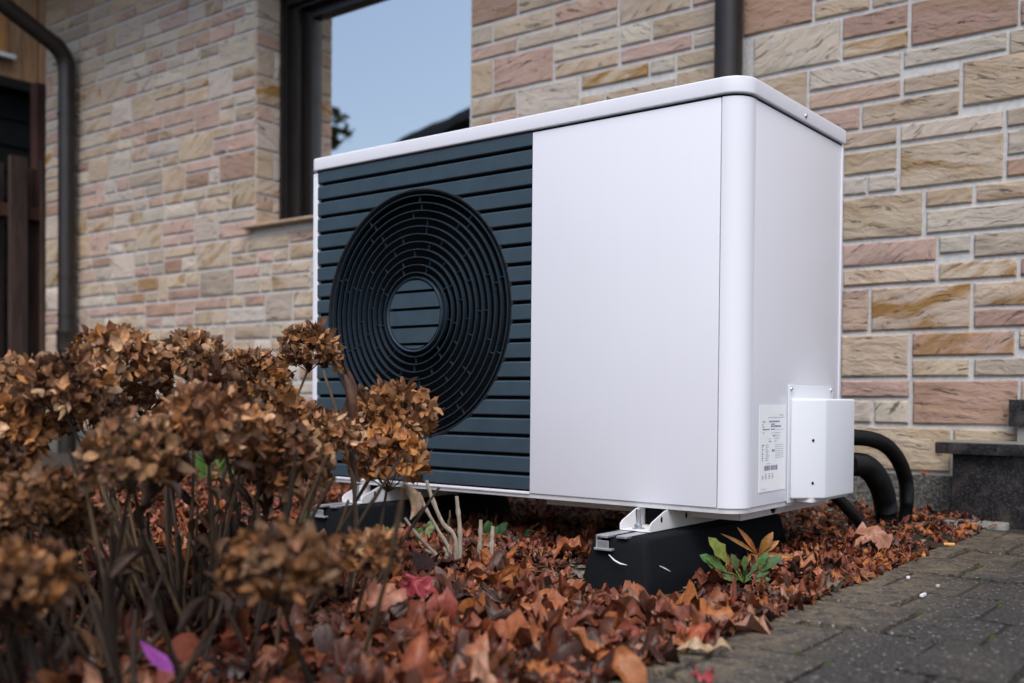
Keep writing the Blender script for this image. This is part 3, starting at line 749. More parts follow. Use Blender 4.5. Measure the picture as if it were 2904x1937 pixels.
for i in range(NR):
    r = r0+(r1-r0)*i/(NR-1)
    MB().lathe([(r-.0011, 0.003), (r+.0011, 0.003), (r+.0016, 0.013), (r-.0016, 0.013)], (CX, 0, CZ), 'y', 96, closed=True).build('grille_ring', M['ring'], hp, smooth=True, ang=40)
    if i < NR-1:
        rn = r0+(r1-r0)*(i+1)/(NR-1); cnt = [9, 9, 9, 9, 9, 9, 9, 10, 10, 10][i]
        ph = [0.55, 1.9, 0.2, 2.7, 1.1, 0.7, 2.1, 0.35, 1.5, 0.9][i]
        for q in range(cnt):
            a = 2*math.pi*q/cnt+ph; c, s_ = math.cos(a), math.sin(a); tx, tz = -s_*0.0008, c*0.0008
            vs = [(CX+rr*c+sg*tx, yy, CZ+rr*s_+sg*tz) for yy in (0.007, 0.013) for rr, sg in ((r+.001, 1), (rn-.001, 1), (rn-.001, -1), (r+.001, -1))]
            rb_.add(vs, [(0,1,2,3),(4,7,6,5),(0,4,5,1),(1,5,6,2),(2,6,7,3),(3,7,4,0)])
tag(rb_.build('grille_ribs', M['ring'], hp), kind='stuff')
MB().lathe([(RH+0.006, 0.020), (RH+0.006, 0.004), (RH+0.004, 0.001), (RH, 0.003), (RH-0.003, 0.016)], (CX, 0, CZ), 'y', 64).build('hub_rim', M['ring'], hp, smooth=True, ang=40)
MB().lathe([(0.0001, 0.0165), (RH, 0.0165), (RH, 0.03), (0.0001, 0.03)], (CX, 0, CZ), 'y', 48).build('hub_backing', M['black'], hp)
for i in range(len(edges)-1):
    z0, z1 = edges[i+1]+GH, edges[i]-GH
    z0, z1 = max(z0, CZ-RH+0.004), min(z1, CZ+RH-0.004)
    if z1-z0 < 0.003: continue
    m = MB(); n = 8; vs = []
    for yy in (0.003, 0.0163):
        for j in range(n+1):
            z = z0+(z1-z0)*j/n; h = half_w(z, RH-0.003); vs += [(CX-h, yy, z), (CX+h, yy, z)]
    o_ = 2*(n+1)
    fs = [(2*j, 2*j+1, 2*j+3, 2*j+2) for j in range(n)]+[(2*j, 2*j+2, o_+2*j+2, o_+2*j) for j in range(n)]+[(2*j+1, o_+2*j+1, o_+2*j+3, 2*j+3) for j in range(n)]
    fs += [(0, o_, o_+1, 1), (2*n, 2*n+1, o_+2*n+1, o_+2*n)]
    m.add(vs, fs); m.build('hub_slat', M['slate'], hp)

# connection cover on the right side
cb = empty_cb = None
bx = [(0.2445, 0.004), (0.2475, 0.012), (0.300, 0.0610), (0.307, 0.064), (0.480, 0.064), (0.489, 0.058), (0.490, 0.004)]   # (y, x) plan
cm = MB(); zlo, zhi = 0.0045, 0.228
cm.prism([(x, y) for (y, x) in bx], 'z', zlo, zhi)
cover = cm.build('connection_cover', M['white_box'], hp, bevel=0.006, seg=3, ang=50)
MB().box(0.0002, 0.0035, 0.238, 0.500, -0.004, 0.258).build('cover_flange', M['white_box'], cover, bevel=0.001)
screw(0.0036, 0.2475, 0.249, cover); screw(0.0036, 0.484, 0.249, cover)
MB().box(0.006, 0.045, 0.275, 0.478, -0.003, 0.0043).build('cover_underside', M['bracket'], cover)
for z in (0.135, 0.040):
    s_ = MB(); nx_d = Vector((0.0525, -0.049, 0)).normalized()
    c_ = Vector((0.0425, 0.2802, z)); t_ = Vector((0.049, 0.0525, 0)).normalized()
    vs = [c_+nx_d*0.0012+t_*0.0028*math.cos(a)+Vector((0, 0, 0.0035))*math.sin(a) for a in [i*math.pi/4 for i in range(8)]]
    vs2 = [v-nx_d*0.004 for v in vs]
    s_.add(vs+vs2, [tuple(range(8))]+[(i, (i+1) % 8, 8+(i+1) % 8, 8+i) for i in range(8)]); s_.build('screw', M['seam'], cover)
# rating label
lb = MB().box(0.0001, 0.0009, 0.0905, 0.2275, 0.0285, 0.2125).build('rating_label', M['label'], hp)
ik = MB(); il = MB(); LX = 0.0012
def dash(m, y, z, wd, h=0.0026):
    m.add([(LX, y, z), (LX, y+wd, z), (LX, y+wd, z+h), (LX, y, z+h)], [(0, 1, 2, 3)])
def words(m, y, z, total, h=0.0026):
    e = y+total
    while y < e-0.002:
        wd = min(rnd.uniform(.003, .009), e-y)
        dash(m, y, z, wd, h); y += wd+0.0016
dash(il, 0.192, 0.1905, 0.006); dash(il, 0.200, 0.1905, 0.012); words(il, 0.132, 0.1855, 0.086, 0.0022)
words(ik, 0.105, 0.1765, 0.014); words(ik, 0.138, 0.1765, 0.055, 0.0032)
dash(ik, 0.104, 0.1710, 0.004); words(ik, 0.148, 0.1710, 0.020)
dash(ik, 0.105, 0.1655, 0.006); words(ik, 0.148, 0.1660, 0.052, 0.0036)
words(ik, 0.106, 0.1600, 0.034); words(ik, 0.148, 0.1600, 0.020); words(il, 0.170, 0.1600, 0.046, 0.0012)
words(il, 0.106, 0.1530, 0.010)
for i, (ya, yb) in enumerate(((.154, .165), (.162, .165), (.140, .168), (.142, .166))):
    words(ik if i in (1, 3) else il, ya-.004, 0.1520-i*0.006, 0.012); words(il, yb, 0.1520-i*0.006, [.034, .030, .024, .012][i])
for i in range(8):
    z = 0.1265-i*0.0046
    dash(ik, 0.104, z, [0.010, 0, 0.006, 0, 0.006, 0, 0.006, 0][i] or 0.003); words(il, 0.122, z, [.014, .016, .010, .018, .012, .02, .014, .016][i])
    if i < 7: words(il, 0.176, z, 0.040, 0.0018); dash(il, 0.172, z, 0.003)
words(ik, 0.154, 0.1130, 0.014, 0.0050)
words(il, 0.130, 0.0870, 0.018, 0.0022)
y = 0.116
while y < 0.184:
    wd = rnd.choice([.0008, .0012, .002, .0028]); dash(ik, y, 0.0735, wd, 0.0105); y += wd+rnd.choice([.0008, .0012, .0018])
for i, y in enumerate((0.104, 0.120, 0.138, 0.154)):
    il_ = ik
    dash(il_, y, 0.0560, 0.008, 0.0012); dash(il_, y+.001, 0.0585, 0.002, 0.005); dash(il_, y+.005, 0.0585, 0.002, 0.005)
    if i > 0: dash(il_, y+.001, 0.0655, 0.006, 0.0016)
words(il, 0.102, 0.0335, 0.026, 0.0020)
ik.build('print', M['ink'], lb, recalc=False); il.build('print', M['ink_light'], lb, recalc=False)

# mounting rails under the pump
def rail(x0, x1):
    yf, yb, zb, zt = -0.070, 0.625, -0.0545, -0.0125
    m = MB(); m.box(x0, x1, yf, yb, zb, zb+0.0025)
    side = [(yf, zb+0.0026), (yb, zb+0.0026), (yb, zt), (yf+0.075, zt), (yf+0.062, zt-0.002), (yf+0.008, zb+0.020), (yf, zb+0.013)]
    m.prism(side, 'x', x0, x0+0.0025); m.prism(side, 'x', x1-0.0025, x1)
    o = m.build('mounting_rail', M['bracket'], hp, bevel=0.0006, seg=1)
    for x in (x0-0.0004, x1+0.0004):
        for yy in (0.006, 0.115):
            h = MB(); vs = [(x, yf+0.042+yy+0.0045*math.cos(a), -0.0315+0.007*math.sin(a)) for a in [i*math.pi/5 for i in range(10)]]
            h.add(vs, [tuple(range(10))]); h.build('slot_hole', M['black'], o, recalc=False)
    xm = (x0+x1)/2-0.004; b = MB(); yb_ = yf+0.022
    b.tube([(xm, yb_, zb-0.004), (xm, yb_, zb+0.044)], 0.0058, 12)
    b.lathe([(0.0001, zb+0.0025), (0.0135, zb+0.0025), (0.0135, zb+0.0045), (0.0001, zb+0.0045)], (xm, yb_, 0), 'z', 18)
    b.lathe([(0.0001, zb+0.0046), (0.0095, zb+0.0046), (0.0095, zb+0.0125), (0.0001, zb+0.0125)], (xm, yb_, 0), 'z', 6)
    b.build('bolt', M['zinc'], o, smooth=True, ang=30)
    MB().box(x0+0.004, x1-0.004, 0.03, 0.6, zb+0.004, zt-0.002).build('rail_filler', M['black'], o)
rail(-0.2415, -0.1675)
rail(-1.1000, -1.0260)

# ================================================================ rubber feet
def foot(xc, label):
    t = empty('rubber_foot', (xc, 0.19, GZ), label, 'rubber foot', 'black rubber feet under the heat pump')
    zt, zb = -0.0565, GZ-0.012
    m = MB(); sec = [(-0.084, zb), (0.084, zb), (0.079, zb+0.045), (0.064, zt-0.004), (0.058, zt), (-0.058, zt), (-0.064, zt-0.004), (-0.079, zb+0.045)]
    ys = [(-0.172, 0.93, -0.020), (-0.165, 0.965, -0.008), (-0.150, 1.0, 0.0), (0.480, 1.0, 0.0), (0.498, 0.965, -0.008), (0.505, 0.93, -0.02)]
    n = len(sec)
    for (y, s_, dz) in ys:
        for (x, z) in sec:
            zz = z if z < zb+0.01 else z+dz
            yy = y + (0.022*(z-zb)/(zt-zb) if y < 0 else -0.022*(z-zb)/(zt-zb))
            m.v.append((xc+0.008+x*s_+0.032*(y+0.17), yy, zz))
    for i in range(len(ys)-1):
        for j in range(n): m.f.append((i*n+j, i*n+(j+1) % n, (i+1)*n+(j+1) % n, (i+1)*n+j)); m.m.append(0)
    m.f += [tuple(range(n-1, -1, -1)), tuple(range((len(ys)-1)*n, len(ys)*n))]; m.m += [0, 0]
    m.build('rubber_body', M['rubber'], t, bevel=0.007, seg=2, ang=50)
    a = MB(); y0 = -0.163
    a.box(xc-0.034, xc-0.008, y0, y0+0.66, zt-0.004, zt+0.0010)
    a.box(xc+0.006, xc+0.030, y0+0.012, y0+0.66, zt-0.004, zt+0.0010)
    a.box(xc-0.036, xc-0.033, y0, y0+0.10, zt-0.026, zt+0.0010); a.box(xc-0.033, xc-0.006, y0+0.001, y0+0.004, zt-0.026, zt-0.010)
    a.box(xc-0.0395, xc+0.002, y0-0.002, y0+0.018, zt-0.030, zt-0.0255)
    a.build('steel_channel', M['alu'], t, bevel=0.0007, seg=1)
    return t
f1 = foot(-0.205, 'black rubber foot with two white curved scuffs at the front right of the heat pump')
foot(-1.065, 'black rubber foot under the far left end of the heat pump behind the dry shrub')
def arc_mark(pts, r=0.0017):
    MB().tube(pts, [r*.5]+[r]*(len(pts)-2)+[r*.4], 6).build('scuff_mark', M['mark'], f1, smooth=True)
arc_mark([(-0.205, -0.1685, -0.093), (-0.191, -0.1690, -0.103), (-0.177, -0.1695, -0.108), (-0.162, -0.1695, -0.109)])
arc_mark([(-0.1205, -0.110, -0.114), (-0.1180, -0.093, -0.121), (-0.1155, -0.075, -0.129)])

# ================================================================ hoses
def catmull(pts, n):
    P = [Vector(p) for p in pts]; P = [P[0]*2-P[1]]+P+[P[-1]*2-P[-2]]; out = []
    segs = len(P)-3
    for i in range(n+1):
        u = i/n*segs; k_ = min(int(u), segs-1); t = u-k_
        a, b, c, d = P[k_:k_+4]
        out.append(0.5*((2*b)+(c-a)*t+(2*a-5*b+4*c-d)*t*t+(3*b-a-3*c+d)*t**3))
    return out
def hose(pts, r, pitch, depth, label, n=20):
    path = catmull(pts, 60); L = sum((path[i+1]-path[i]).length for i in range(60))
    k_ = int(L/pitch)*4; path = catmull(pts, k_)
    rad = [r-(depth if i % 4 in (2,) else depth*0.5 if i % 4 in (1, 3) else 0) for i in range(k_+1)]
    o = MB().tube(path, rad, n).build('hose', M['hose'], smooth=True, ang=80)
    tag(o, label, 'hose', 'black corrugated hoses from the heat pump to the ground')
hose([(-0.018, 0.659, 0.062), (-0.004, 0.746, 0.055), (-0.000, 0.823, 0.025), (-0.003, 0.895, -0.023), (-0.012, 0.951, -0.075), (-0.010, 0.952, -0.120), (-0.010, 0.962, -0.200)], 0.0310, 0.0092, 0.0042, 'thick black corrugated hose arching from the cover to the ground, middle one')
hose([(-0.018, 0.648, 0.133), (0.005, 0.764, 0.124), (0.013, 0.869, 0.103), (0.014, 0.967, 0.062), (0.007, 1.059, 0.002), (-0.004, 1.110, -0.062), (-0.007, 1.106, -0.127), (-0.007, 1.116, -0.200)], 0.0208, 0.0080, 0.0034, 'thinner black corrugated hose making the tallest outer arch beside the granite step')
hose([(-0.008, 0.500, 0.009), (-0.015, 0.560, -0.007), (-0.002, 0.636, -0.052), (0.006, 0.707, -0.096), (0.023, 0.724, -0.150), (0.023, 0.734, -0.200)], 0.0150, 0.0072, 0.0034, 'thin ribbed black drain hose slanting down under the connection cover')

# ================================================================ fence, shed and timber house at the left
fx = -5.98
fe = empty('board_fence', (fx, 1.4, GZ), 'dark brown board fence of wide vertical planks beside the house corner', 'fence')
y = 0.13; i = 0
while y < 3.0:
    front = i % 2 == 0; wd = 0.125 if front else 0.115
    MB().box(fx+0.02 if front else fx-0.075, fx+0.045 if front else fx-0.055, y, y+wd, GZ-0.02, (1.80 if front else 1.765)+rnd.uniform(-.008, .008)).build('board', M['fence'], fe, bevel=0.004, seg=1)
    y += (wd-0.012); i += 1
for z in (0.36, 1.40):
    MB().box(fx-0.054, fx+0.019, 0.10, 3.05, z, z+0.085).build('rail', M['fence_red'], fe, bevel=0.004, seg=1)
MB().box(fx-0.14, fx-0.05, 1.66, 1.75, GZ-0.02, 2.36).build('post', M['fence_red'], fe, bevel=0.004)
sh = empty('black_shed', (-8.4, 2.5, GZ), 'black stained shed of horizontal boards behind the brown fence', 'shed')
zz = 0.3; i = 0
while zz < 2.40:
    MB().prism([(0, zz)] and [(-6.93, zz), (-6.90, zz), (-6.915, zz+0.205), (-6.93, zz+0.205)], 'y', 0.6, 4.2).build('board', M['shed_black'], sh)
    zz += 0.2; i += 1
MB().box(-7.2, -6.931, 0.6, 4.2, GZ, 2.50).build('shed_wall', M['shed_black'], sh)
MB().box(-7.3, -6.80, 0.5, 4.3, 2.505, 2.58).build('shed_roof_edge', M['shed_black'], sh)
th = empty('timber_house', (-9.6, 4, GZ), 'neighbouring house clad in orange weathered vertical timber boards', 'house')
tx = -7.62
y = -0.2; i = 0
winY0, winY1, wz0, wz1 = 1.64, 2.165, 3.015, 3.515
while y < 6.5:
    wd = rnd.uniform(0.14, 0.20); zb = 2.575+rnd.choice([0.02, 0.0, -0.03])
    dx = 0.0 if i % 2 else 0.016
    if y < winY1 and y+wd > winY0:
        MB().box(tx-0.02+dx, tx+dx, y, y+wd-0.004, zb, wz0-0.06).build('board', M['timber'], th, bevel=0.003, seg=1)
        MB().box(tx-0.02+dx, tx+dx, y, y+wd-0.004, wz1+0.06, 4.35).build('board', M['timber'], th, bevel=0.003, seg=1)
        if y+wd > winY1+0.07: MB().box(tx-0.02+dx, tx+dx, winY1+0.0505, y+wd-0.004, wz0-0.0595, wz1+0.0595).build('board', M['timber'], th)
        if y < winY0-0.06: MB().box(tx-0.02+dx, tx+dx, y, winY0-0.0505, wz0-0.0595, wz1+0.0595).build('board', M['timber'], th)
    else: MB().box(tx-0.02+dx, tx+dx, y, y+wd-0.004, zb, 4.35).build('board', M['timber'], th, bevel=0.003, seg=1)
    y += wd; i += 1
MB().box(-11.5, tx-0.025, -0.2, 6.5, GZ, 4.35).build('wall', M['shed_black'], th)
wf = MB()
wf.box(tx-0.02, tx+0.05, winY0-0.05, winY0+0.02, wz0-0.02, wz1+0.05); wf.box(tx-0.02, tx+0.05, winY1-0.02, winY1+0.05, wz0-0.02, wz1+0.05)
wf.box(tx-0.02, tx+0.05, winY0+0.0205, winY1-0.0205, wz1, wz1+0.05); wf.box(tx-0.02, tx+0.05, winY0+0.0205, winY1-0.0205, wz0-0.02, wz0+0.03)
wnd = wf.build('window', M['timber_trim'], th, bevel=0.005, seg=1)
MB().box(tx-0.01, tx, winY0+0.0205, winY1-0.0205, wz0+0.0305, wz1-0.0005).build('pane', M['glass'], wnd)
MB().box(tx-0.019, tx-0.0105, winY0+0.0205, winY1-0.0205, wz0+0.0305, wz1-0.0005).build('blind', M['room'], wnd)
MB().box(tx-0.01, tx+0.09, winY0-0.09, winY1+0.10, wz0-0.056, wz0-0.0205).build('sill', M['metal_white'], wnd, bevel=0.004)
for i in range(10):
    yy = 0.2+i*0.62
    MB().prism([(tx+0.0, 4.36), (tx+0.55, 4.10), (tx+0.55, 4.18), (tx+0.0, 4.46)], 'y', yy, yy+0.08).build('rafter', M['timber'], th)
MB().prism([(tx+0.70, 4.11), (tx-2.4, 5.75), (tx-2.4, 5.85), (tx+0.70, 4.21)], 'y', -0.6, 6.9).build('roof', M['rooftile'], th)
MB().box(tx+0.555, tx+0.580, -0.6, 6.9, 4.00, 4.165).build('fascia', M['timber'], th)

# ================================================================ what stands opposite (seen mirrored in the window)
nh = empty('neighbour_house', (-20, -19, GZ), 'pale house with a steep dark roof standing across the garden', 'house')
CT, VD, TD = Vector((-14.8, -11.4)), Vector((-0.535, -0.845)), Vector((0.845, -0.535))
def P2(u, v): q = CT+VD*(u+6)+TD*(v+1.3); return (q.x, q.y)
def bldg(m, u0, u1, v0, v1, z0, z1):
    m.prism([P2(u0, v0), P2(u1, v0), P2(u1, v1), P2(u0, v1)], 'z', z0, z1)
m = MB(); bldg(m, -6, 6, -4.2, 4.2, GZ, 4.5); m.build('wall', M['plaster'], nh)
m = MB(); vs = []
for u in (-6.4, 6.4):
    for (v, z) in ((-4.7, 4.23), (0, 6.38), (4.7, 4.23), (4.7, 4.43), (0, 6.60), (-4.7, 4.43)): q = P2(u, v); vs.append((q[0], q[1], z))
m.add(vs, [(0,1,2,3,4,5), (11,10,9,8,7,6)]+[(i, (i+1) % 6, 6+(i+1) % 6, 6+i) for i in range(6)]); rf = m.build('roof', M['rooftile'], nh)
m = MB(); bldg(m, -4.2, -3.5, 0.5, 1.1, 5.4, 6.95); m.build('chimney', M['plaster'], rf)
for (u0, z0) in ((-4.5, .7), (-1, .7), (2.6, .7)):
    m = MB(); bldg(m, u0, u0+1.5, 4.2, 4.25, z0, z0+1.4); wn = m.build('window', M['metal_white'], nh)
    m = MB(); bldg(m, u0+.08, u0+1.42, 4.251, 4.26, z0+.08, z0+1.32); m.build('pane', M['room'], wn)
def tree(x, y, h, rc, seed, label):
    q = random.Random(seed); t = empty('tree', (x, y, GZ), label, 'tree', 'trees across the garden')
    tk = MB(); tk.tube([(x, y, GZ-.1), (x+.1, y, h*.3), (x-.05, y+.1, h*.6), (x, y, h*.85)], [.2, .16, .1, .03], 9)
    for i in range(9):
        a = q.uniform(0, 6.28); z = h*q.uniform(.3, .7); l = rc*q.uniform(.5, .9)
        tk.tube([(x, y, z), (x+math.cos(a)*l*.5, y+math.sin(a)*l*.5, z+l*.3), (x+math.cos(a)*l, y+math.sin(a)*l, z+l*.5)], [.06, .04, .012], 6)
    tk.build('trunk', M['bark'], t)
    cr_ = MB(); n = 1600; tint = []
    cl = [(Vector((q.gauss(0, .42)*rc, q.gauss(0, .42)*rc, h*q.uniform(.42, 1.0))), q.uniform(.3, .6)*rc*.7) for _ in range(26)]
    for i in range(n):
        c, r = q.choice(cl); d = Vector((q.gauss(0, 1), q.gauss(0, 1), q.gauss(0, .8))).normalized()*r*q.uniform(.6, 1.05); p = Vector((x, y, 0))+c+d
        u = Vector((q.gauss(0, 1), q.gauss(0, 1), q.gauss(0, 1))).normalized(); v = u.orthogonal().normalized(); s_ = q.uniform(.10, .22)
        cr_.add([p-u*s_, p+v*s_*.5, p+u*s_, p-v*s_*.5], [(0, 1, 2, 3)]); cc = q.uniform(.7, 1.2); tint += [(.05*cc, .06*cc, .022*cc, 1)]*4
    cr_.attr['tint'] = ('FLOAT_COLOR', tint); cr_.build('crown', M['crown'], t, recalc=False)
tree(-17.7, -9.75, 6.2, 1.5, 3, 'round leafy tree beside the pale house across the garden')
tree(-9, -20.0, 6.0, 2.2, 5, 'smaller leafy tree farther right across the garden')

# ================================================================ vegetation
HEADS = [
 (-0.736, -0.502, 0.318, 0.060),
 (-0.740, -0.633, 0.257, 0.062),
 (-0.671, -0.832, 0.288, 0.056),
 (-0.687, -0.971, 0.280, 0.068),
 (-0.783, -0.857, 0.225, 0.056),
 (-0.610, -1.103, 0.230, 0.060),
 (-0.768, -1.099, 0.233, 0.058),
 (-0.465, -0.927, 0.205, 0.064),
 (-0.306, -1.058, 0.176, 0.066),
 (-0.302, -1.182, 0.139, 0.060),
 (-0.338, -0.894, 0.118, 0.068),
 (-0.476, -0.746, 0.162, 0.061),
 (-0.453, -0.538, 0.187, 0.073),
 (-0.411, -0.596, 0.105, 0.073),
 (-0.391, -1.252, 0.084, 0.048),
 (0.039, -1.210, 0.034, 0.053),
 (-0.074, -0.970, 0.012, 0.035),
 (-0.114, -1.418, 0.033, 0.041),
 (-0.558, -0.747, 0.203, 0.052),
 (-0.562, -0.941, 0.157, 0.050),
 (-0.675, -1.155, 0.159, 0.058),
 (-0.717, -0.997, 0.183, 0.056),
 (-0.349, -0.965, 0.157, 0.049),
 (-0.358, -0.782, 0.159, 0.036),
 (-0.401, -1.198, 0.040, 0.036),
 (-0.679, -0.712, 0.263, 0.049),
 (-0.572, -1.203, 0.080, 0.038),
]
STICKS = [
[ (-0.543,-0.299,-0.129), (-0.564,-0.314,-0.098), (-0.587,-0.331,-0.068), (-0.607,-0.346,-0.034) ],
[ (-0.529,-0.287,-0.108), (-0.548,-0.301,-0.064), (-0.570,-0.317,-0.018), (-0.584,-0.327,0.020) ],
[ (-0.520,-0.280,-0.079), (-0.542,-0.296,-0.046), (-0.559,-0.308,-0.000), (-0.572,-0.317,0.046) ],
[ (-0.512,-0.274,-0.090), (-0.514,-0.274,-0.052), (-0.517,-0.276,-0.021), (-0.520,-0.278,0.013) ],
[ (-0.480,-0.249,-0.107), (-0.479,-0.247,-0.069), (-0.479,-0.246,-0.037) ],
[ (-0.467,-0.239,-0.138), (-0.472,-0.243,-0.113), (-0.476,-0.246,-0.103) ],
[ (-0.459,-0.233,-0.097), (-0.459,-0.232,-0.074), (-0.458,-0.231,-0.051) ],
[ (-0.533,-0.289,-0.052), (-0.531,-0.287,-0.033), (-0.531,-0.287,-0.017) ],
[ (-0.537,-0.294,-0.129), (-0.535,-0.292,-0.110), (-0.541,-0.296,-0.096) ],
[ (-0.540,-0.297,-0.133), (-0.556,-0.308,-0.112), (-0.571,-0.320,-0.102) ],
]

def leaf_blade(m, tint, base, tip, wid, fold=0.3, curl=0.2, n=5, up=Vector((0, 0, 1)), lobes=0.0, c=(0.08, 0.14, 0.03)):
    """a lanceolate leaf with midrib fold from base to tip"""
    base, tip = Vector(base), Vector(tip); ax = tip-base; L = ax.length; ax.normalize()
    sd_ = ax.cross(up)
    if sd_.length < 1e-3: sd_ = Vector((1, 0, 0))
    sd_.normalize(); nm = sd_.cross(ax)
    b = len(m.v)
    for i in range(n+1):
        t = i/n; wv = wid*(math.sin(math.pi*min(1, 0.08+t*0.9))**0.8)*(0.25+0.75*min(1, t*2.2))*(1+lobes*(1 if i % 2 else -1)) if i < n else 0.0005
        p = base+ax*L*t+nm*curl*L*math.sin(t*2.2)*0.5
        m.v += [tuple(p-sd_*wv+nm*wv*fold), tuple(p), tuple(p+sd_*wv+nm*wv*fold)]; tint += [(*c, 1)]*3
    for i in range(n):
        o = b+3*i; m.f += [(o, o+1, o+4, o+3), (o+1, o+2, o+5, o+4)]; m.m += [0, 0]

# ---- the hydrangea with dried flower heads
PAL = [(0.400, 0.185, 0.075), (0.50, 0.275, 0.135), (0.24, 0.105, 0.048), (0.44, 0.195, 0.065), (0.56, 0.35, 0.20), (0.14, 0.062, 0.032), (0.36, 0.170, 0.085)]
def flower_head(c, r, seed, parent, dark=1.0, n=None):
    q = random.Random(seed); m = MB(); tint = []
    c = Vector(c); n = n or int(120+q.uniform(-12, 14)); r = r*1.0
    tone = q.uniform(0.68, 1.28); bias = q.randrange(len(PAL))
    for i in range(n):
        zc = 1-1.50*(i+0.5)/n; a = i*2.39996+q.uniform(-.3, .3); rr = math.sqrt(max(0, 1-zc*zc))
        d = Vector((rr*math.cos(a), rr*math.sin(a), zc*0.82))
        p = c+d*r*q.uniform(0.74, 1.04)+Vector((q.gauss(0, 1), q.gauss(0, 1), q.gauss(0, 1)))*r*0.05
        nrm = (d+Vector((q.gauss(0, .75), q.gauss(0, .75), q.gauss(0, .75)))).normalized()
        u = nrm.orthogonal().normalized(); v = nrm.cross(u); ph = q.uniform(0, 6.28)
        base = PAL[bias] if q.random() < .45 else q.choice(PAL)
        nsep = 4 if q.random() < .8 else 3
        for s_ in range(nsep):
            th = ph+s_*2*math.pi/nsep+q.uniform(-.2, .2); ax = u*math.cos(th)+v*math.sin(th); sdv = nrm.cross(ax)
            L = q.uniform(0.0085, 0.0145)*(r/0.060)**0.5; wd = L*q.uniform(.45, .72); cu = q.uniform(-1.3, 2.2); tw = q.uniform(-1.5, 1.5); cup = q.uniform(-1.0, 1.8)
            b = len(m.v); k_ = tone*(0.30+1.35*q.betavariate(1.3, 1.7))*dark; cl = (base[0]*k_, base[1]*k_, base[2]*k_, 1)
            for (t, wf_) in ((0.04, .22), (0.36, .92), (0.72, 1.05), (1.0, .70)):
                pc = p+ax*L*t+nrm*L*cu*t*t*0.8; sv = (sdv*math.cos(tw*t)+nrm*math.sin(tw*t))
                for e in (-1, 0, 1):
                    m.v.append(tuple(pc+sv*wd*wf_*e+nrm*L*(cup*abs(e)*0.45*wf_+q.uniform(-.16, .16)))); tint.append(cl)
            for j in range(3):
                o = b+3*j; m.f += [(o, o+1, o+4, o+3), (o+1, o+2, o+5, o+4)]; m.m += [0, 0]
    for i in range(26):                                   # pedicels
        d = Vector((q.gauss(0, 1), q.gauss(0, 1), q.gauss(0.1, .7))).normalized(); e = c+d*r*.8; s0 = c+Vector((0, 0, -r*.75)); b = len(m.v)
        m.tube([s0, (s0+e)/2+Vector((0, 0, r*.04)), e], [.0011, .0009, .0006], 4, caps=False); tint += [(0.10*dark, 0.055*dark, 0.03*dark, 1)]*(len(m.v)-b)
    m.attr['tint'] = ('FLOAT_COLOR', tint)
    return m.build('flower_head', M['petal'], parent, recalc=False, smooth=True, ang=75)
hy = empty('hydrangea_shrub', (-0.42, -0.98, GZ), 'dried brown hydrangea shrub with withered flower heads in front of the heat pump', 'shrub')
hq = random.Random(21)
def stem(a, b, r0_, r1_, mat, parent, bow=0.05, nodes=True):
    a, b = Vector(a), Vector(b); pts = []; rd = []
    off = Vector((hq.gauss(0, 1), hq.gauss(0, 1), 0))*bow*(b-a).length
    N = 9
    for i in range(N):
        t = i/(N-1); pts.append(a.lerp(b, t)+off*math.sin(math.pi*t)); rr = r0_+(r1_-r0_)*t
        rd.append(rr*(1.45 if nodes and i in (3, 6) else 1))
    return MB().tube(pts, rd, 7).build('stem', mat, parent, smooth=True, ang=80)
for i, (x, y, z, r) in enumerate(HEADS):
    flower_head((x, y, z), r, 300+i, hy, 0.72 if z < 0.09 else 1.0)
    c = Vector((x, y, z-r*.6))
    bx_ = -0.42+(x+0.42)*0.55+hq.uniform(-.09, .09); by_ = -0.98+(y+0.98)*0.55+hq.uniform(-.07, .07)
    if z < 0.06: bx_, by_ = x-0.05+hq.uniform(-.05, .05), y+hq.uniform(0, .1)
    stem((bx_, by_, GZ), c, 0.0034, 0.0024, M['stem_dark' if i % 2 else 'stem'], hy, 0.05)
for i in range(80):                                       # bare canes
    a = hq.uniform(0, 6.28); rr = min(.30, abs(hq.gauss(0, 0.15))); b = Vector((-0.43+rr*math.cos(a)*1.2, -1.0+rr*math.sin(a), GZ))
    L = hq.uniform(.12, .34); t_ = b+Vector((math.cos(a)*.35*L+hq.gauss(0, .05), math.sin(a)*.3*L+hq.gauss(0, .05), L))
    stem(b, t_, 0.0032, 0.0022, M['stem_dark' if hq.random() < .7 else 'stem'], hy, 0.04)
for (b, t_) in (((-.36, -.74, GZ), (-.47, -.70, 0.27)), ((-.42, -.80, GZ), (-.36, -.74, 0.05)), ((-.47, -.74, GZ), (-.40, -.68, -.01))):
    stem(b, t_, .0042, .0024, M['stem'], hy, .06)
def dry_leaf(p, d, L, wd, seed, parent, c):
    q = random.Random(seed); m = MB(); tint = []; p = Vector(p); d = Vector(d).normalized()
    s_ = d.cross(Vector((q.gauss(0, 1), q.gauss(0, 1), .3))).normalized(); nrm = s_.cross(d)
    for i in range(8):
        t = i/7; wv = wd*math.sin(math.pi*min(1, .05+.93*t))**.8; roll = 1.0+1.6*t
        pc = p+d*L*t+nrm*L*.25*math.sin(t*2.5)
        for e in (-1, -.5, 0, .5, 1):
            an = e*roll; m.v.append(tuple(pc+s_*wv*math.sin(an)/max(.6, roll)*1.2+nrm*wv*(1-math.cos(an))/max(.6, roll)*1.3)); tint.append((*[x*q.uniform(.8, 1.1) for x in c], 1))
    for i in range(7):
        for j in range(4): o = 5*i+j; m.f.append((o, o+1, o+6, o+5)); m.m.append(0)
    m.attr['tint'] = ('FLOAT_COLOR', tint); m.build('dry_leaf', M['petal'], parent, recalc=False, smooth=True, ang=80)
dry_leaf((-.445, -.72, .155), (.10, .05, 1), .13, .020, 1, hy, (.085, .035, .018))
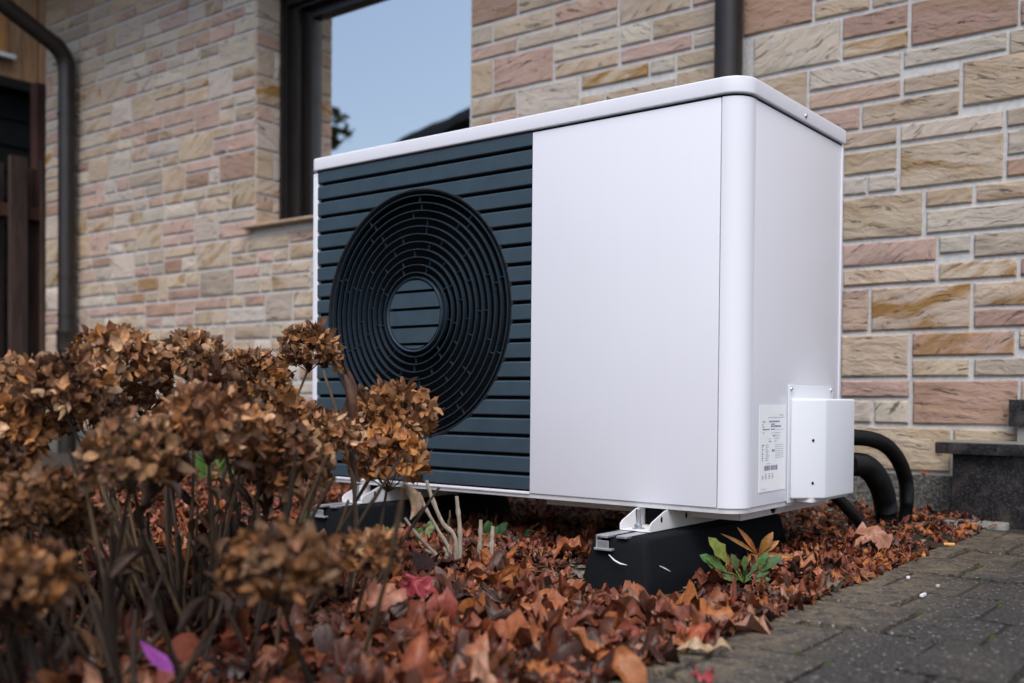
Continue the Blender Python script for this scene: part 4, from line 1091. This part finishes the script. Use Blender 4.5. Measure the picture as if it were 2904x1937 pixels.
dry_leaf((-.415, -.70, .262), (-.05, 0, -1), .10, .014, 2, hy, (.10, .045, .024))
dry_leaf((-.278, -.69, .078), (.05, 0, -1), .060, .019, 3, hy, (.50, .36, .25))
for i in range(110):
    dry_leaf((-.47+max(-.26, min(.22, hq.gauss(0, .16))), -1.0+max(-.2, min(.16, hq.gauss(0, .12))), hq.uniform(-.13, .15)), (hq.gauss(0, .5), hq.gauss(0, .5), -1), hq.uniform(.03, .065), hq.uniform(.008, .014), 50+i, hy, hq.choice([(.06, .028, .016), (.13, .066, .034), (.035, .018, .011), (.045, .022, .014)]))
# a second low shrub at the left edge, darker and blurred in front
h2 = empty('hydrangea_shrub', (-0.30, -1.33, GZ), 'low withered hydrangea in the dark lower left corner, nearest the camera', 'shrub')
for i, (x, y, z, r) in enumerate([(-.19, -1.40, .01, .045), (-.30, -1.36, -.03, .040), (-.50, -1.28, .035, .045), (-.62, -1.2, .10, .05)]):
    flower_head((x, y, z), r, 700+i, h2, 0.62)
    stem((x*.8-.06, y+.05, GZ), (x, y, z-r*.6), .004, .0026, M['stem_dark'], h2)
for i in range(90):
    dry_leaf((-.38+hq.gauss(0, .17), -1.27+hq.gauss(0, .09), hq.uniform(-.14, .0)), (hq.gauss(0, .8), hq.gauss(0, .8), hq.gauss(-.2, .6)), hq.uniform(.03, .07), hq.uniform(.009, .016), 400+i, h2, hq.choice([(.05, .024, .014), (.11, .052, .026), (.03, .015, .009), (.16, .085, .04)]))
for i in range(46):
    b = Vector((-0.28+hq.gauss(0, .12), -1.32+hq.gauss(0, .06), GZ)); L = hq.uniform(.08, .2)
    stem(b, b+Vector((hq.gauss(0, .06), hq.gauss(0, .05), L)), .004, .0026, M['stem_dark'], h2)

# ---- pruned stems beside the shrub
ps = empty('pruned_shrub', (-0.50, -0.26, GZ), 'cluster of pale cut back bare stems standing in the red leaves', 'shrub')
for i, pts in enumerate(STICKS):
    pts = [Vector(p) for p in pts]; d0 = pts[0].copy()
    if d0.z > GZ+0.03 and i < 8: pts = [Vector((d0.x-.003, d0.y, GZ-.005))]+pts
    path = catmull(pts, 12); th_ = 0.0052 if i in (2, 3, 4, 6) else 0.0042
    if i == 5: th_ = 0.0075
    if i == 7: th_ = 0.0026
    rd = [th_*(1.35 if j in (5, 9) else 1)*(1-.25*j/12) for j in range(13)]
    m = MB(); m.tube(path, rd, 9)
    m.build('stem', M['stem' if i == 7 else 'stem_pale'], ps, smooth=True, ang=60)
# ---- green weeds
def rosette(c, tips, label, wid, name='weed', colr=(.085, .17, .045), group=None, lob=.16):
    t = empty(name, c, label, 'weed', group)
    for i, d in enumerate(tips):
        m = MB(); tint = []; q = random.Random(i*7+int(c[0]*1000)); cc = [x*q.uniform(.8, 1.2) for x in colr]
        if q.random() < .12: cc = [.22, .26, .05]
        tip = Vector(c)+Vector(d); L = Vector(d).length; st_ = Vector(c)+Vector(d)*.42
        m.tube([Vector(c), Vector(c)+Vector(d)*.25+Vector((0, 0, .006)), st_], [.0016, .0013, .001], 5); tint = [(cc[0]*1.3, cc[1]*1.2, cc[2]*1.3, 1)]*len(m.v)
        leaf_blade(m, tint, st_, tip, wid*.85*L/.07*q.uniform(.85, 1.15), .25, q.uniform(.1, .3), 6, Vector((.5, -.8, .9)), lob, cc)
        m.attr['tint'] = ('FLOAT_COLOR', tint); m.build('leaf', M['green'], t, recalc=False, smooth=True, ang=70)
rosette((0.0234, -0.0245, -0.143), [(-0.060, -0.045, 0.090), (-0.060, -0.05, 0.048), (-0.022, -0.016, 0.058), (0.001, 0.002, 0.055), (0.040, 0.03, 0.061), (0.024, 0.016, 0.041), (0.062, 0.045, 0.054), (0.042, 0.03, 0.024), (0.046, 0.025, 0.008), (-0.038, -0.029, 0.021), (-0.03, -0.034, 0.010), (-0.075, -0.050, 0.052), (0.02, -.03, .03)],
        'green weed with toothed leaves growing beside the front rubber foot', 0.0105)
gq = random.Random(5)
for i, (x, y, n, s_) in enumerate([(-0.94, -0.05, 9, .045), (-0.845, -0.06, 9, .05), (-0.86, 0.0, 7, .055), (-0.70, 0.05, 7, .06), (-0.67, 0.09, 5, .05), (-1.15, -0.10, 8, .05), (-1.10, -0.05, 7, .05), (-0.79, -.10, 6, .04)]):
    tips = [(gq.gauss(0, .5)*s_, gq.gauss(0, .5)*s_, s_*gq.uniform(.5, 1.2)) for _ in range(n)]
    rosette((x, y, -.150), tips, ['small pale green seedling tuft left of the pruned stems', 'small green seedling right behind the pruned stems', 'thin green seedling between the pruned stems and the rubber foot', 'clover like green sprout right of the pruned stems, before the dark gap', 'little green sprout nearest the gap under the pump', 'green sprout cluster by the far left rubber foot', 'second green sprout by the far left rubber foot', 'tiny low green seedling in front of the pruned stems'][i], 0.013, 'seedling', (.10, .21, .085), 'green seedlings under the heat pump', .05)
for i, (x, y) in enumerate([(-1.75, 0.9), (-2.3, 1.0), (-3.0, 1.15), (-1.45, 1.2), (-2.7, .7)]):
    tips = [(gq.gauss(0, .07), gq.gauss(0, .07), gq.uniform(.04, .16)) for _ in range(9)]
    rosette((x, y, -.15), tips, ['low bright green weed glimpsed through the shrub by the wall, nearest the pump', 'green weed in the gap behind the shrub, second from the pump', 'farthest green weed at the wall foot behind the shrub', 'green weed close under the wall left of the pump', 'green weed out in the leaf bed behind the shrub'][i], 0.014, 'weed', (.10, .20, .04), 'green weeds behind the shrub', .05)

# ================================================================ fallen leaves
def leaf_proto(seed):
    """crumpled lobed leaf, about unit length; returns verts, tris"""
    q = np.random.RandomState(seed+3); nl = q.choice([5, 5, 7, 3]); n = 20
    kind = seed % 4
    th = np.linspace(0, 2*np.pi, n, endpoint=False)
    if kind == 3: rad = 0.30+0.20*np.abs(np.cos(th))**2.0             # plain oval leaf
    else: rad = 0.27+0.25*np.abs(np.cos(th*nl/2))**(1.6)*(0.75+0.25*np.cos(th)); rad = rad*(0.92+0.16*q.rand(n))
    rad = np.where(np.abs(th-np.pi) < 0.2, 0.12, rad)
    xy = np.stack([rad*np.cos(th)*1.1, rad*np.sin(th)*(0.8, 0.62, 0.30, 0.46)[kind]], 1)
    rings = (0.36, 0.70, 1.0)
    pts = np.concatenate([[[0, 0]]]+[xy*t for t in rings], 0)
    cv = q.uniform(-4.0, 4.0); cd = q.uniform(0, np.pi); k2 = q.uniform(-1.8, 1.8)
    a = pts @ np.array([np.cos(cd), np.sin(cd)]); b_ = pts @ np.array([-np.sin(cd), np.cos(cd)])
    c1 = cv if abs(cv) > .8 else 1.3
    A = np.sin(a*c1*1.4)/(c1*1.4); Z = (1-np.cos(a*c1*1.4))/(c1*1.4)+k2*b_*b_*0.9
    fa = q.uniform(.07, .14); rr = np.hypot(pts[:, 0], pts[:, 1])
    Z = Z+fa*np.sin(b_*q.uniform(9, 15)+q.rand()*6)*np.sin(a*q.uniform(7, 12)+q.rand()*6)*1.5
    ang = np.arctan2(pts[:, 1], pts[:, 0])
    Z = Z+rr*0.16*np.cos(ang*nl+q.rand())+rr*0.13*np.sin(ang*q.choice([3, 4])+q.rand()*6)+q.normal(0, .022, len(pts))
    P = np.stack([np.cos(cd)*A-np.sin(cd)*b_, np.sin(cd)*A+np.cos(cd)*b_, Z], 1); P[:, 2] -= P[:, 2].mean()
    F = []
    for i in range(n):
        j = (i+1) % n; F += [(0, 1+i, 1+j)]
        for r_ in range(2):
            a0 = 1+r_*n; b0 = a0+n; F += [(a0+i, b0+i, b0+j), (a0+i, b0+j, a0+j)]
    return P, np.array(F)
PROTO = [leaf_proto(i) for i in range(36)]
LPAL = np.array([(0.260, 0.075, 0.034), (0.335, 0.112, 0.048), (0.170, 0.047, 0.025), (0.385, 0.155, 0.078), (0.100, 0.036, 0.021), (0.400, 0.140, 0.045), (0.480, 0.260, 0.175), (0.055, 0.023, 0.015), (0.290, 0.070, 0.048)])
LW = np.array([5, 4, 4.5, 1.8, 4.5, 2.4, 0.6, 3.5, 0.7]); LW = LW/LW.sum()
def rotmats(q, n, tilt):
    yaw = q.rand(n)*2*np.pi; ti = np.abs(q.normal(0, tilt, n)); td = q.rand(n)*2*np.pi
    ax = np.stack([np.cos(td), np.sin(td), np.zeros(n)], 1); c, s_ = np.cos(ti), np.sin(ti)
    K = np.zeros((n, 3, 3)); K[:, 0, 2] = ax[:, 1]; K[:, 1, 2] = -ax[:, 0]; K[:, 2, 0] = -ax[:, 1]; K[:, 2, 1] = ax[:, 0]
    Rt = np.eye(3)[None]+s_[:, None, None]*K+(1-c)[:, None, None]*(K @ K)
    Rz = np.zeros((n, 3, 3)); Rz[:, 0, 0] = np.cos(yaw); Rz[:, 0, 1] = -np.sin(yaw); Rz[:, 1, 0] = np.sin(yaw); Rz[:, 1, 1] = np.cos(yaw); Rz[:, 2, 2] = 1
    flip = np.where(q.rand(n) < .5, -1, 1); Fm = np.zeros((n, 3, 3)); Fm[:, 0, 0] = 1; Fm[:, 1, 1] = flip; Fm[:, 2, 2] = flip
    return Rt @ Rz @ Fm
lq = np.random.RandomState(42)
cand = []
def density(x, y):
    d = 1.0
    for xc in (-0.20, -1.057):
        if abs(x-xc-0.02) < 0.095 and -0.19 < y < 0.52: return 0.0
    if math.hypot((x-.03)/.075, (y+.045)/.075) < 1: d *= .2
    if math.hypot((x+.20)/.22, (y+.18)/.17) < 1: d *= 0.12
    if math.hypot((x+.04)/.13, (y+.09)/.13) < 1: d *= .55          # bare gravelly hollow round the front of the foot
    if abs(x+.315) < .13 and -0.1 < y < 0.45: d *= 0.3
    if -1.0 < x < -0.3 and 0.0 < y < 0.55: d *= 0.75
    if math.hypot((x+.48)/.14, (y+.25)/.14) < 1: d *= 0.55
    if x < -2.6: d *= 0.7
    return d
N = 22000
while len(cand) < N:
    if lq.rand() < 0.42:                                          # thicker near the camera and the paving edge
        x, y = lq.uniform(-0.95, 0.215), lq.uniform(-1.50, 0.55)
    else: x, y = lq.uniform(-3.6, 0.205), lq.uniform(-1.6, 1.46)
    u, v, dpt = project((x, y, -.14))
    if dpt < 0.35 or u < -120 or u > 1100 or v > 900: continue
    if lq.rand() < density(x, y): cand.append((x, y))
cand = np.array(cand)
edge = np.clip((cand[:, 0]-0.10)/0.10, 0, 1)
size = np.clip(lq.lognormal(math.log(0.039), 0.52, N), .013, .115)
far = np.clip((cand[:, 1]+0.1)/1.0, 0, 1); size *= 1-0.42*np.clip((cand[:, 1]+0.45)/0.8, 0, 1)
gh = np.array([ground_h(x, y) for x, y in cand])
layer = lq.rand(N)
hollow = np.exp(-(((cand[:, 0]+.12)/.24)**2+((cand[:, 1]+.14)/.20)**2))
zz_ = gh+0.003+layer*0.042*(1-0.5*edge)*(1-.75*hollow)+size*0.08*(1-.6*hollow)
zz_ = np.where(cand[:, 0] > 0.19, np.maximum(zz_, PZ+0.006), zz_)
mats_ = rotmats(lq, N, 0.55)
mats_[cand[:, 0] > 0.17] = rotmats(lq, int((cand[:, 0] > 0.17).sum()), 0.18)
cols = LPAL[lq.choice(len(LPAL), N, p=LW)]*(lq.uniform(.75, 1.2, N)[:, None])
bush_shade = np.exp(-(((cand[:, 0]+.55)/.50)**2+((cand[:, 1]+1.10)/.42)**2)**2)      # shade under the shrub, painted into the litter colours
under = np.clip((0.45-layer)/0.3, 0, 1)[:, None]          # shade in the gaps between leaves, put into the lower layer's colour
cols = cols*(1-0.55*under)*(1-0.72*bush_shade[:, None]*(lq.rand(N) < .85)[:, None])
pid = lq.randint(0, len(PROTO), N)
# the 280 that show largest become things of their own
proj = np.array([project((c[0], c[1], z)) for c, z in zip(cand, zz_)])
show = size/proj[:, 2]*(layer > 0.80)*((proj[:, 0] > 15) & (proj[:, 0] < 1010) & (proj[:, 1] < 672))
show *= np.where((proj[:, 0] < 330) & (proj[:, 1] < 560), 0.3, 1.0)
order = np.argsort(-show); top = set(order[:280].tolist())
leaf_me = {}
def leaf_mesh(pi, ci):
    if (pi, ci) in leaf_me: return leaf_me[pi, ci]
    P, F = PROTO[pi]; me = bpy.data.meshes.new('fallen_leaf'); me.from_pydata(P.tolist(), [], F.tolist()); me.materials.append(M['leaf'])
    at = me.attributes.new('tint', 'FLOAT_COLOR', 'POINT'); at.data.foreach_set('color', np.tile(np.append(LPAL[ci], 1), len(P)).astype(np.float32))
    me.polygons.foreach_set('use_smooth', [True]*len(F)); leaf_me[pi, ci] = me; return me
def place_leaf(me, p, rot3, s_, label, group):
    o = bpy.data.objects.new('fallen_leaf', me); col.objects.link(o)
    o.matrix_world = Matrix.LocRotScale(Vector(p), Matrix(rot3.tolist()).to_quaternion(), (s_, s_, s_)) if np.linalg.det(rot3) > 0 else Matrix.Translation(Vector(p)) @ Matrix(rot3.tolist()).to_4x4() @ Matrix.Scale(s_, 4)
    return tag(o, label, 'leaf', group)
CNAME = ['russet brown', 'orange brown', 'dark reddish brown', 'light tan orange', 'very dark brown', 'rust orange', 'pale pinkish tan', 'blackish brown', 'deep red']
def leaf_label(i, ci):
    x, y = cand[i]; u, v = proj[i, 0], proj[i, 1]
    big = 'large' if size[i]*1.12 > .092 else 'small' if size[i]*1.12 < .070 else 'medium sized'
    nz = abs(mats_[i][2, 2]); lie = 'lying flat' if nz > .93 else 'tilted' if nz > .6 else 'standing on edge'
    if x > .10: zone = 'at the near paving edge' if y < -.55 else 'at the middle paving edge' if y < .2 else 'at the paving edge by the hoses'
    elif u < 180: zone = 'under the shrub at far left'
    elif u < 340: zone = 'under the right shrub half'
    elif v > 635: zone = 'at the bottom right of the shrub' if u < 520 else 'at the bottom below the foot'
    elif v > 590: zone = 'in front of the pruned stems' if u < 560 else 'in front of the near foot'
    elif u < 480: zone = 'beside the pruned stems'
    elif u < 640: zone = 'between pruned stems and foot'
    else: zone = 'right of the near foot'
    return '%s %s leaf %s %s' % (big, CNAME[ci], lie, zone)
for i in sorted(top):
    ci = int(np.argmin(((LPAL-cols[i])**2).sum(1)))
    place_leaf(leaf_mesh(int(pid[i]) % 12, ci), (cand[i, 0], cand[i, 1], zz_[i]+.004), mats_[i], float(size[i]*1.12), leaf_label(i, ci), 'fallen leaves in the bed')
V, Fc, C = [], [], []; off = 0
for i in range(N):
    if i in top: continue
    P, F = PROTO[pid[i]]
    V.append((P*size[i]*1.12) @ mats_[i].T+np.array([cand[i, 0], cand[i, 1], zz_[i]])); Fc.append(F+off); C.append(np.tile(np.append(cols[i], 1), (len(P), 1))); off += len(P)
V = np.concatenate(V); Fc = np.concatenate(Fc); C = np.concatenate(C)
me = bpy.data.meshes.new('leaf_litter'); me.vertices.add(len(V)); me.vertices.foreach_set('co', V.astype(np.float32).ravel())
me.loops.add(len(Fc)*3); me.loops.foreach_set('vertex_index', Fc.astype(np.int32).ravel())
me.polygons.add(len(Fc)); me.polygons.foreach_set('loop_start', np.arange(0, len(Fc)*3, 3, dtype=np.int32)); me.polygons.foreach_set('loop_total', np.full(len(Fc), 3, dtype=np.int32))
me.update(calc_edges=True); me.materials.append(M['leaf'])
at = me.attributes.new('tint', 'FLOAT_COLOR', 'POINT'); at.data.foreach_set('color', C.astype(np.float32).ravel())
me.polygons.foreach_set('use_smooth', np.ones(len(Fc), dtype=bool)); me.validate()
o = bpy.data.objects.new('leaf_litter', me); col.objects.link(o); tag(o, kind='stuff')
# leaves that stand out
def special(p, s_, c, pi, rot, label):
    P, F = PROTO[pi]; me = bpy.data.meshes.new('fallen_leaf'); me.from_pydata(P.tolist(), [], F.tolist()); me.materials.append(M['leaf'])
    at = me.attributes.new('tint', 'FLOAT_COLOR', 'POINT'); at.data.foreach_set('color', np.tile(np.array([*c, 1.0]), len(P)).astype(np.float32)); me.polygons.foreach_set('use_smooth', [True]*len(F))
    o = bpy.data.objects.new('fallen_leaf', me); col.objects.link(o); o.location = p; o.rotation_euler = rot; o.scale = (s_, s_, s_); tag(o, label, 'leaf')
special((-.272, -.668, -.092), .075, (.34, .050, .065), 0, (.9, .2, .4), 'crimson red fallen leaf lying among the brown ones')
special((-.199, -.816, -.085), .120, (.42, .185, .125), 1, (.5, -.2, 2.0), 'large pale pinkish brown lobed leaf in the foreground litter')
special((.10, .50, -.098), .130, (.42, .20, .135), 4, (.55, .1, .7), 'large pale pinkish leaf near the paving edge right of the foot')
special((-.40, -.30, -.10), .105, (.44, .150, .045), 2, (.6, .2, 1.0), 'bright orange curled leaf at the foot of the pruned stems')
special((.250, -.640, PZ+.014), .075, (.50, .36, .22), 7, (.2, -.1, .3), 'tan oval leaf lying on the paving edge')
special((.215, -.600, PZ+.022), .080, (.40, .100, .045), 5, (.5, -.3, 1.3), 'orange red leaf overlapping the tan oval one at the paving edge')
special((.213, -.049, PZ+.016), .070, (.26, .22, .17), 8, (.6, .3, 2.2), 'greyish curled leaf resting on the paving edge')
special((-.062, 1.477, -.004), .045, (.42, .13, .05), 9, (.1, .1, .5), 'small orange leaf lying on the plinth ledge beside the granite step')
special((.304, -.746, PZ+.006), .050, (.40, .07, .08), 3, (.05, .05, .2), 'small flat red leaf on the paver near the bottom edge')
# the upright orange leaf leaning on the foot: long curved lobes
ol = empty('fallen_leaf', (-.02, .12, -.12), 'upright orange leaf with long pointed lobes leaning on the rubber foot', 'leaf')
m = MB(); tint = []
for (dx, dy, dz, wd) in ((-.040, -.030, .060, .0060), (-.068, -.052, .044, .0045), (.024, .02, .050, .0105), (.056, .045, -.006, .0050), (-.02, -.02, -.015, .010), (.034, .028, .030, .0080)):
    leaf_blade(m, tint, (-.010, .115, -.107), (-.010+dx, .115+dy, -.107+dz), wd, .5, .5, 6, Vector((.5, -.8, .3)), 0, (.40*rnd.uniform(.8, 1.1), .165, .045))
m.attr['tint'] = ('FLOAT_COLOR', tint); m.build('blade', M['leaf'], ol, recalc=False, smooth=True, ang=70)
# twigs in the litter, gravel round the foot, small scraps
tw = MB()
for i in range(300):
    x, y = rnd.uniform(-2.2, .15), rnd.uniform(-1.35, 1.2)
    if any(abs(x-q_) < .17 and -.30 < y < .62 for q_ in (-.19, -1.05)): continue
    a = rnd.uniform(0, 6.28); L = rnd.uniform(.03, .13); z = ground_h(x, y)+.028+rnd.uniform(0, .02)
    tw.tube([(x, y, z), (x+math.cos(a)*L*.5+rnd.gauss(0, .006), y+math.sin(a)*L*.5, z+rnd.uniform(-.004, .014)), (x+math.cos(a)*L, y+math.sin(a)*L, z+rnd.uniform(-.008, .016))], [.0016, .0014, .0008], 5)
tag(tw.build('twigs', M['stem'], smooth=True, ang=80), kind='stuff')
gv_ = MB()
def pebble(m, x, y, z, s_, q):
    b = len(m.v); m.lathe([(0.02, -0.6), (.75, -.4), (1.0, 0.0), (.7, .45), (.02, .62)], (0, 0, 0), 'z', 7)
    a = q.uniform(0, 6.28); sx_, sy_ = s_*q.uniform(.7, 1.2), s_*q.uniform(.6, 1.0); ca, sa = math.cos(a), math.sin(a)
    m.v[b:] = [(x+ca*v[0]*sx_*q.uniform(.88, 1.12)-sa*v[1]*sy_, y+sa*v[0]*sx_+ca*v[1]*sy_*q.uniform(.88, 1.12), z+v[2]*s_*.75) for v in m.v[b:]]
for i in range(900):
    if rnd.random() < .6: x, y = -.31+rnd.gauss(0, .09), -.10+rnd.gauss(0, .12)
    elif rnd.random() < .5: x, y = rnd.uniform(-.9, -.3), rnd.uniform(-.1, .6)
    else: x, y = rnd.uniform(-3.5, .1), rnd.uniform(.9, 1.48)
    pebble(gv_, x, y, ground_h(x, y)+.003, abs(rnd.gauss(.005, .003))+.003, rnd)
tag(gv_.build('gravel', M['gravel'], smooth=True, ang=60), kind='stuff')
m = MB(); pebble(m, -.318, -.045, -.140, .016, rnd)
tag(m.build('pebble', M['pebble'], smooth=True, ang=180), 'round pale pebble lying against the left side of the front rubber foot', 'pebble')
m = MB().tube([(.2102-.011, .7414+.001, PZ+.0042), (.2102+.013, .7414+.008, PZ+.0042)], .0042, 12)
tag(m.build('cigarette_butt', M['butt'], smooth=True, ang=40), 'orange cigarette filter lying at the paving edge near the step', 'cigarette butt')
for i, (x, y, l, lab) in enumerate([(.358, .020, .024, 'small white paper scrap lying in a paving joint'), (.352, .136, .009, 'pale speck of grit on the paver behind the paper scrap'), (.278, .196, .008, 'tiny white crumb near the paving edge')]):
    m = MB().prism(rounded([(x-.003, y-l/2), (x+.003, y-l/2), (x+.0035, y+l/2), (x-.002, y+l/2)], [.001]*4, 2), 'z', PZ+.0005, PZ+.0055)
    tag(m.build('paper_scrap' if i == 0 else 'grit_crumb', M['paper' if i != 1 else 'pebble'], bevel=.0008, seg=1), lab, 'scrap' if i == 0 else 'crumb')
m = MB(); pc = Vector((-0.049, -1.306, -0.056))
ax_ = (_rx*0.85-_ux*0.45).normalized(); up_ = (_ux*.75+_f*(-.25)+_rx*.2).normalized()
pg = [(-.021, .010), (-.013, .010), (.009, .006), (.017, -.002), (.019, -.009), (.004, -.012), (-.009, -.005)]
vs = [pc+ax_*a+up_*b+_f*(.004*math.sin(a*90)) for a, b in pg]; nrm_ = ax_.cross(up_).normalized()*.0008
m.add(vs+[v+nrm_ for v in vs], [tuple(range(7)), tuple(range(13, 6, -1))]+[(i, (i+1) % 7, 7+(i+1) % 7, 7+i) for i in range(7)])
tag(m.build('pink_petal', M['pink']), 'bright magenta petal caught low in the dark foreground litter', 'petal')
m = MB(); 
vs = [Vector((-.16, -1.335, -.118))+ax_*a*.4+up_*b*.5 for a, b in pg]; m.add(vs+[v+nrm_ for v in vs], [tuple(range(7)), tuple(range(13, 6, -1))]+[(i, (i+1) % 7, 7+(i+1) % 7, 7+i) for i in range(7)])
tag(m.build('pink_petal', M['pink']), 'small dark magenta petal scrap below the larger one', 'petal')
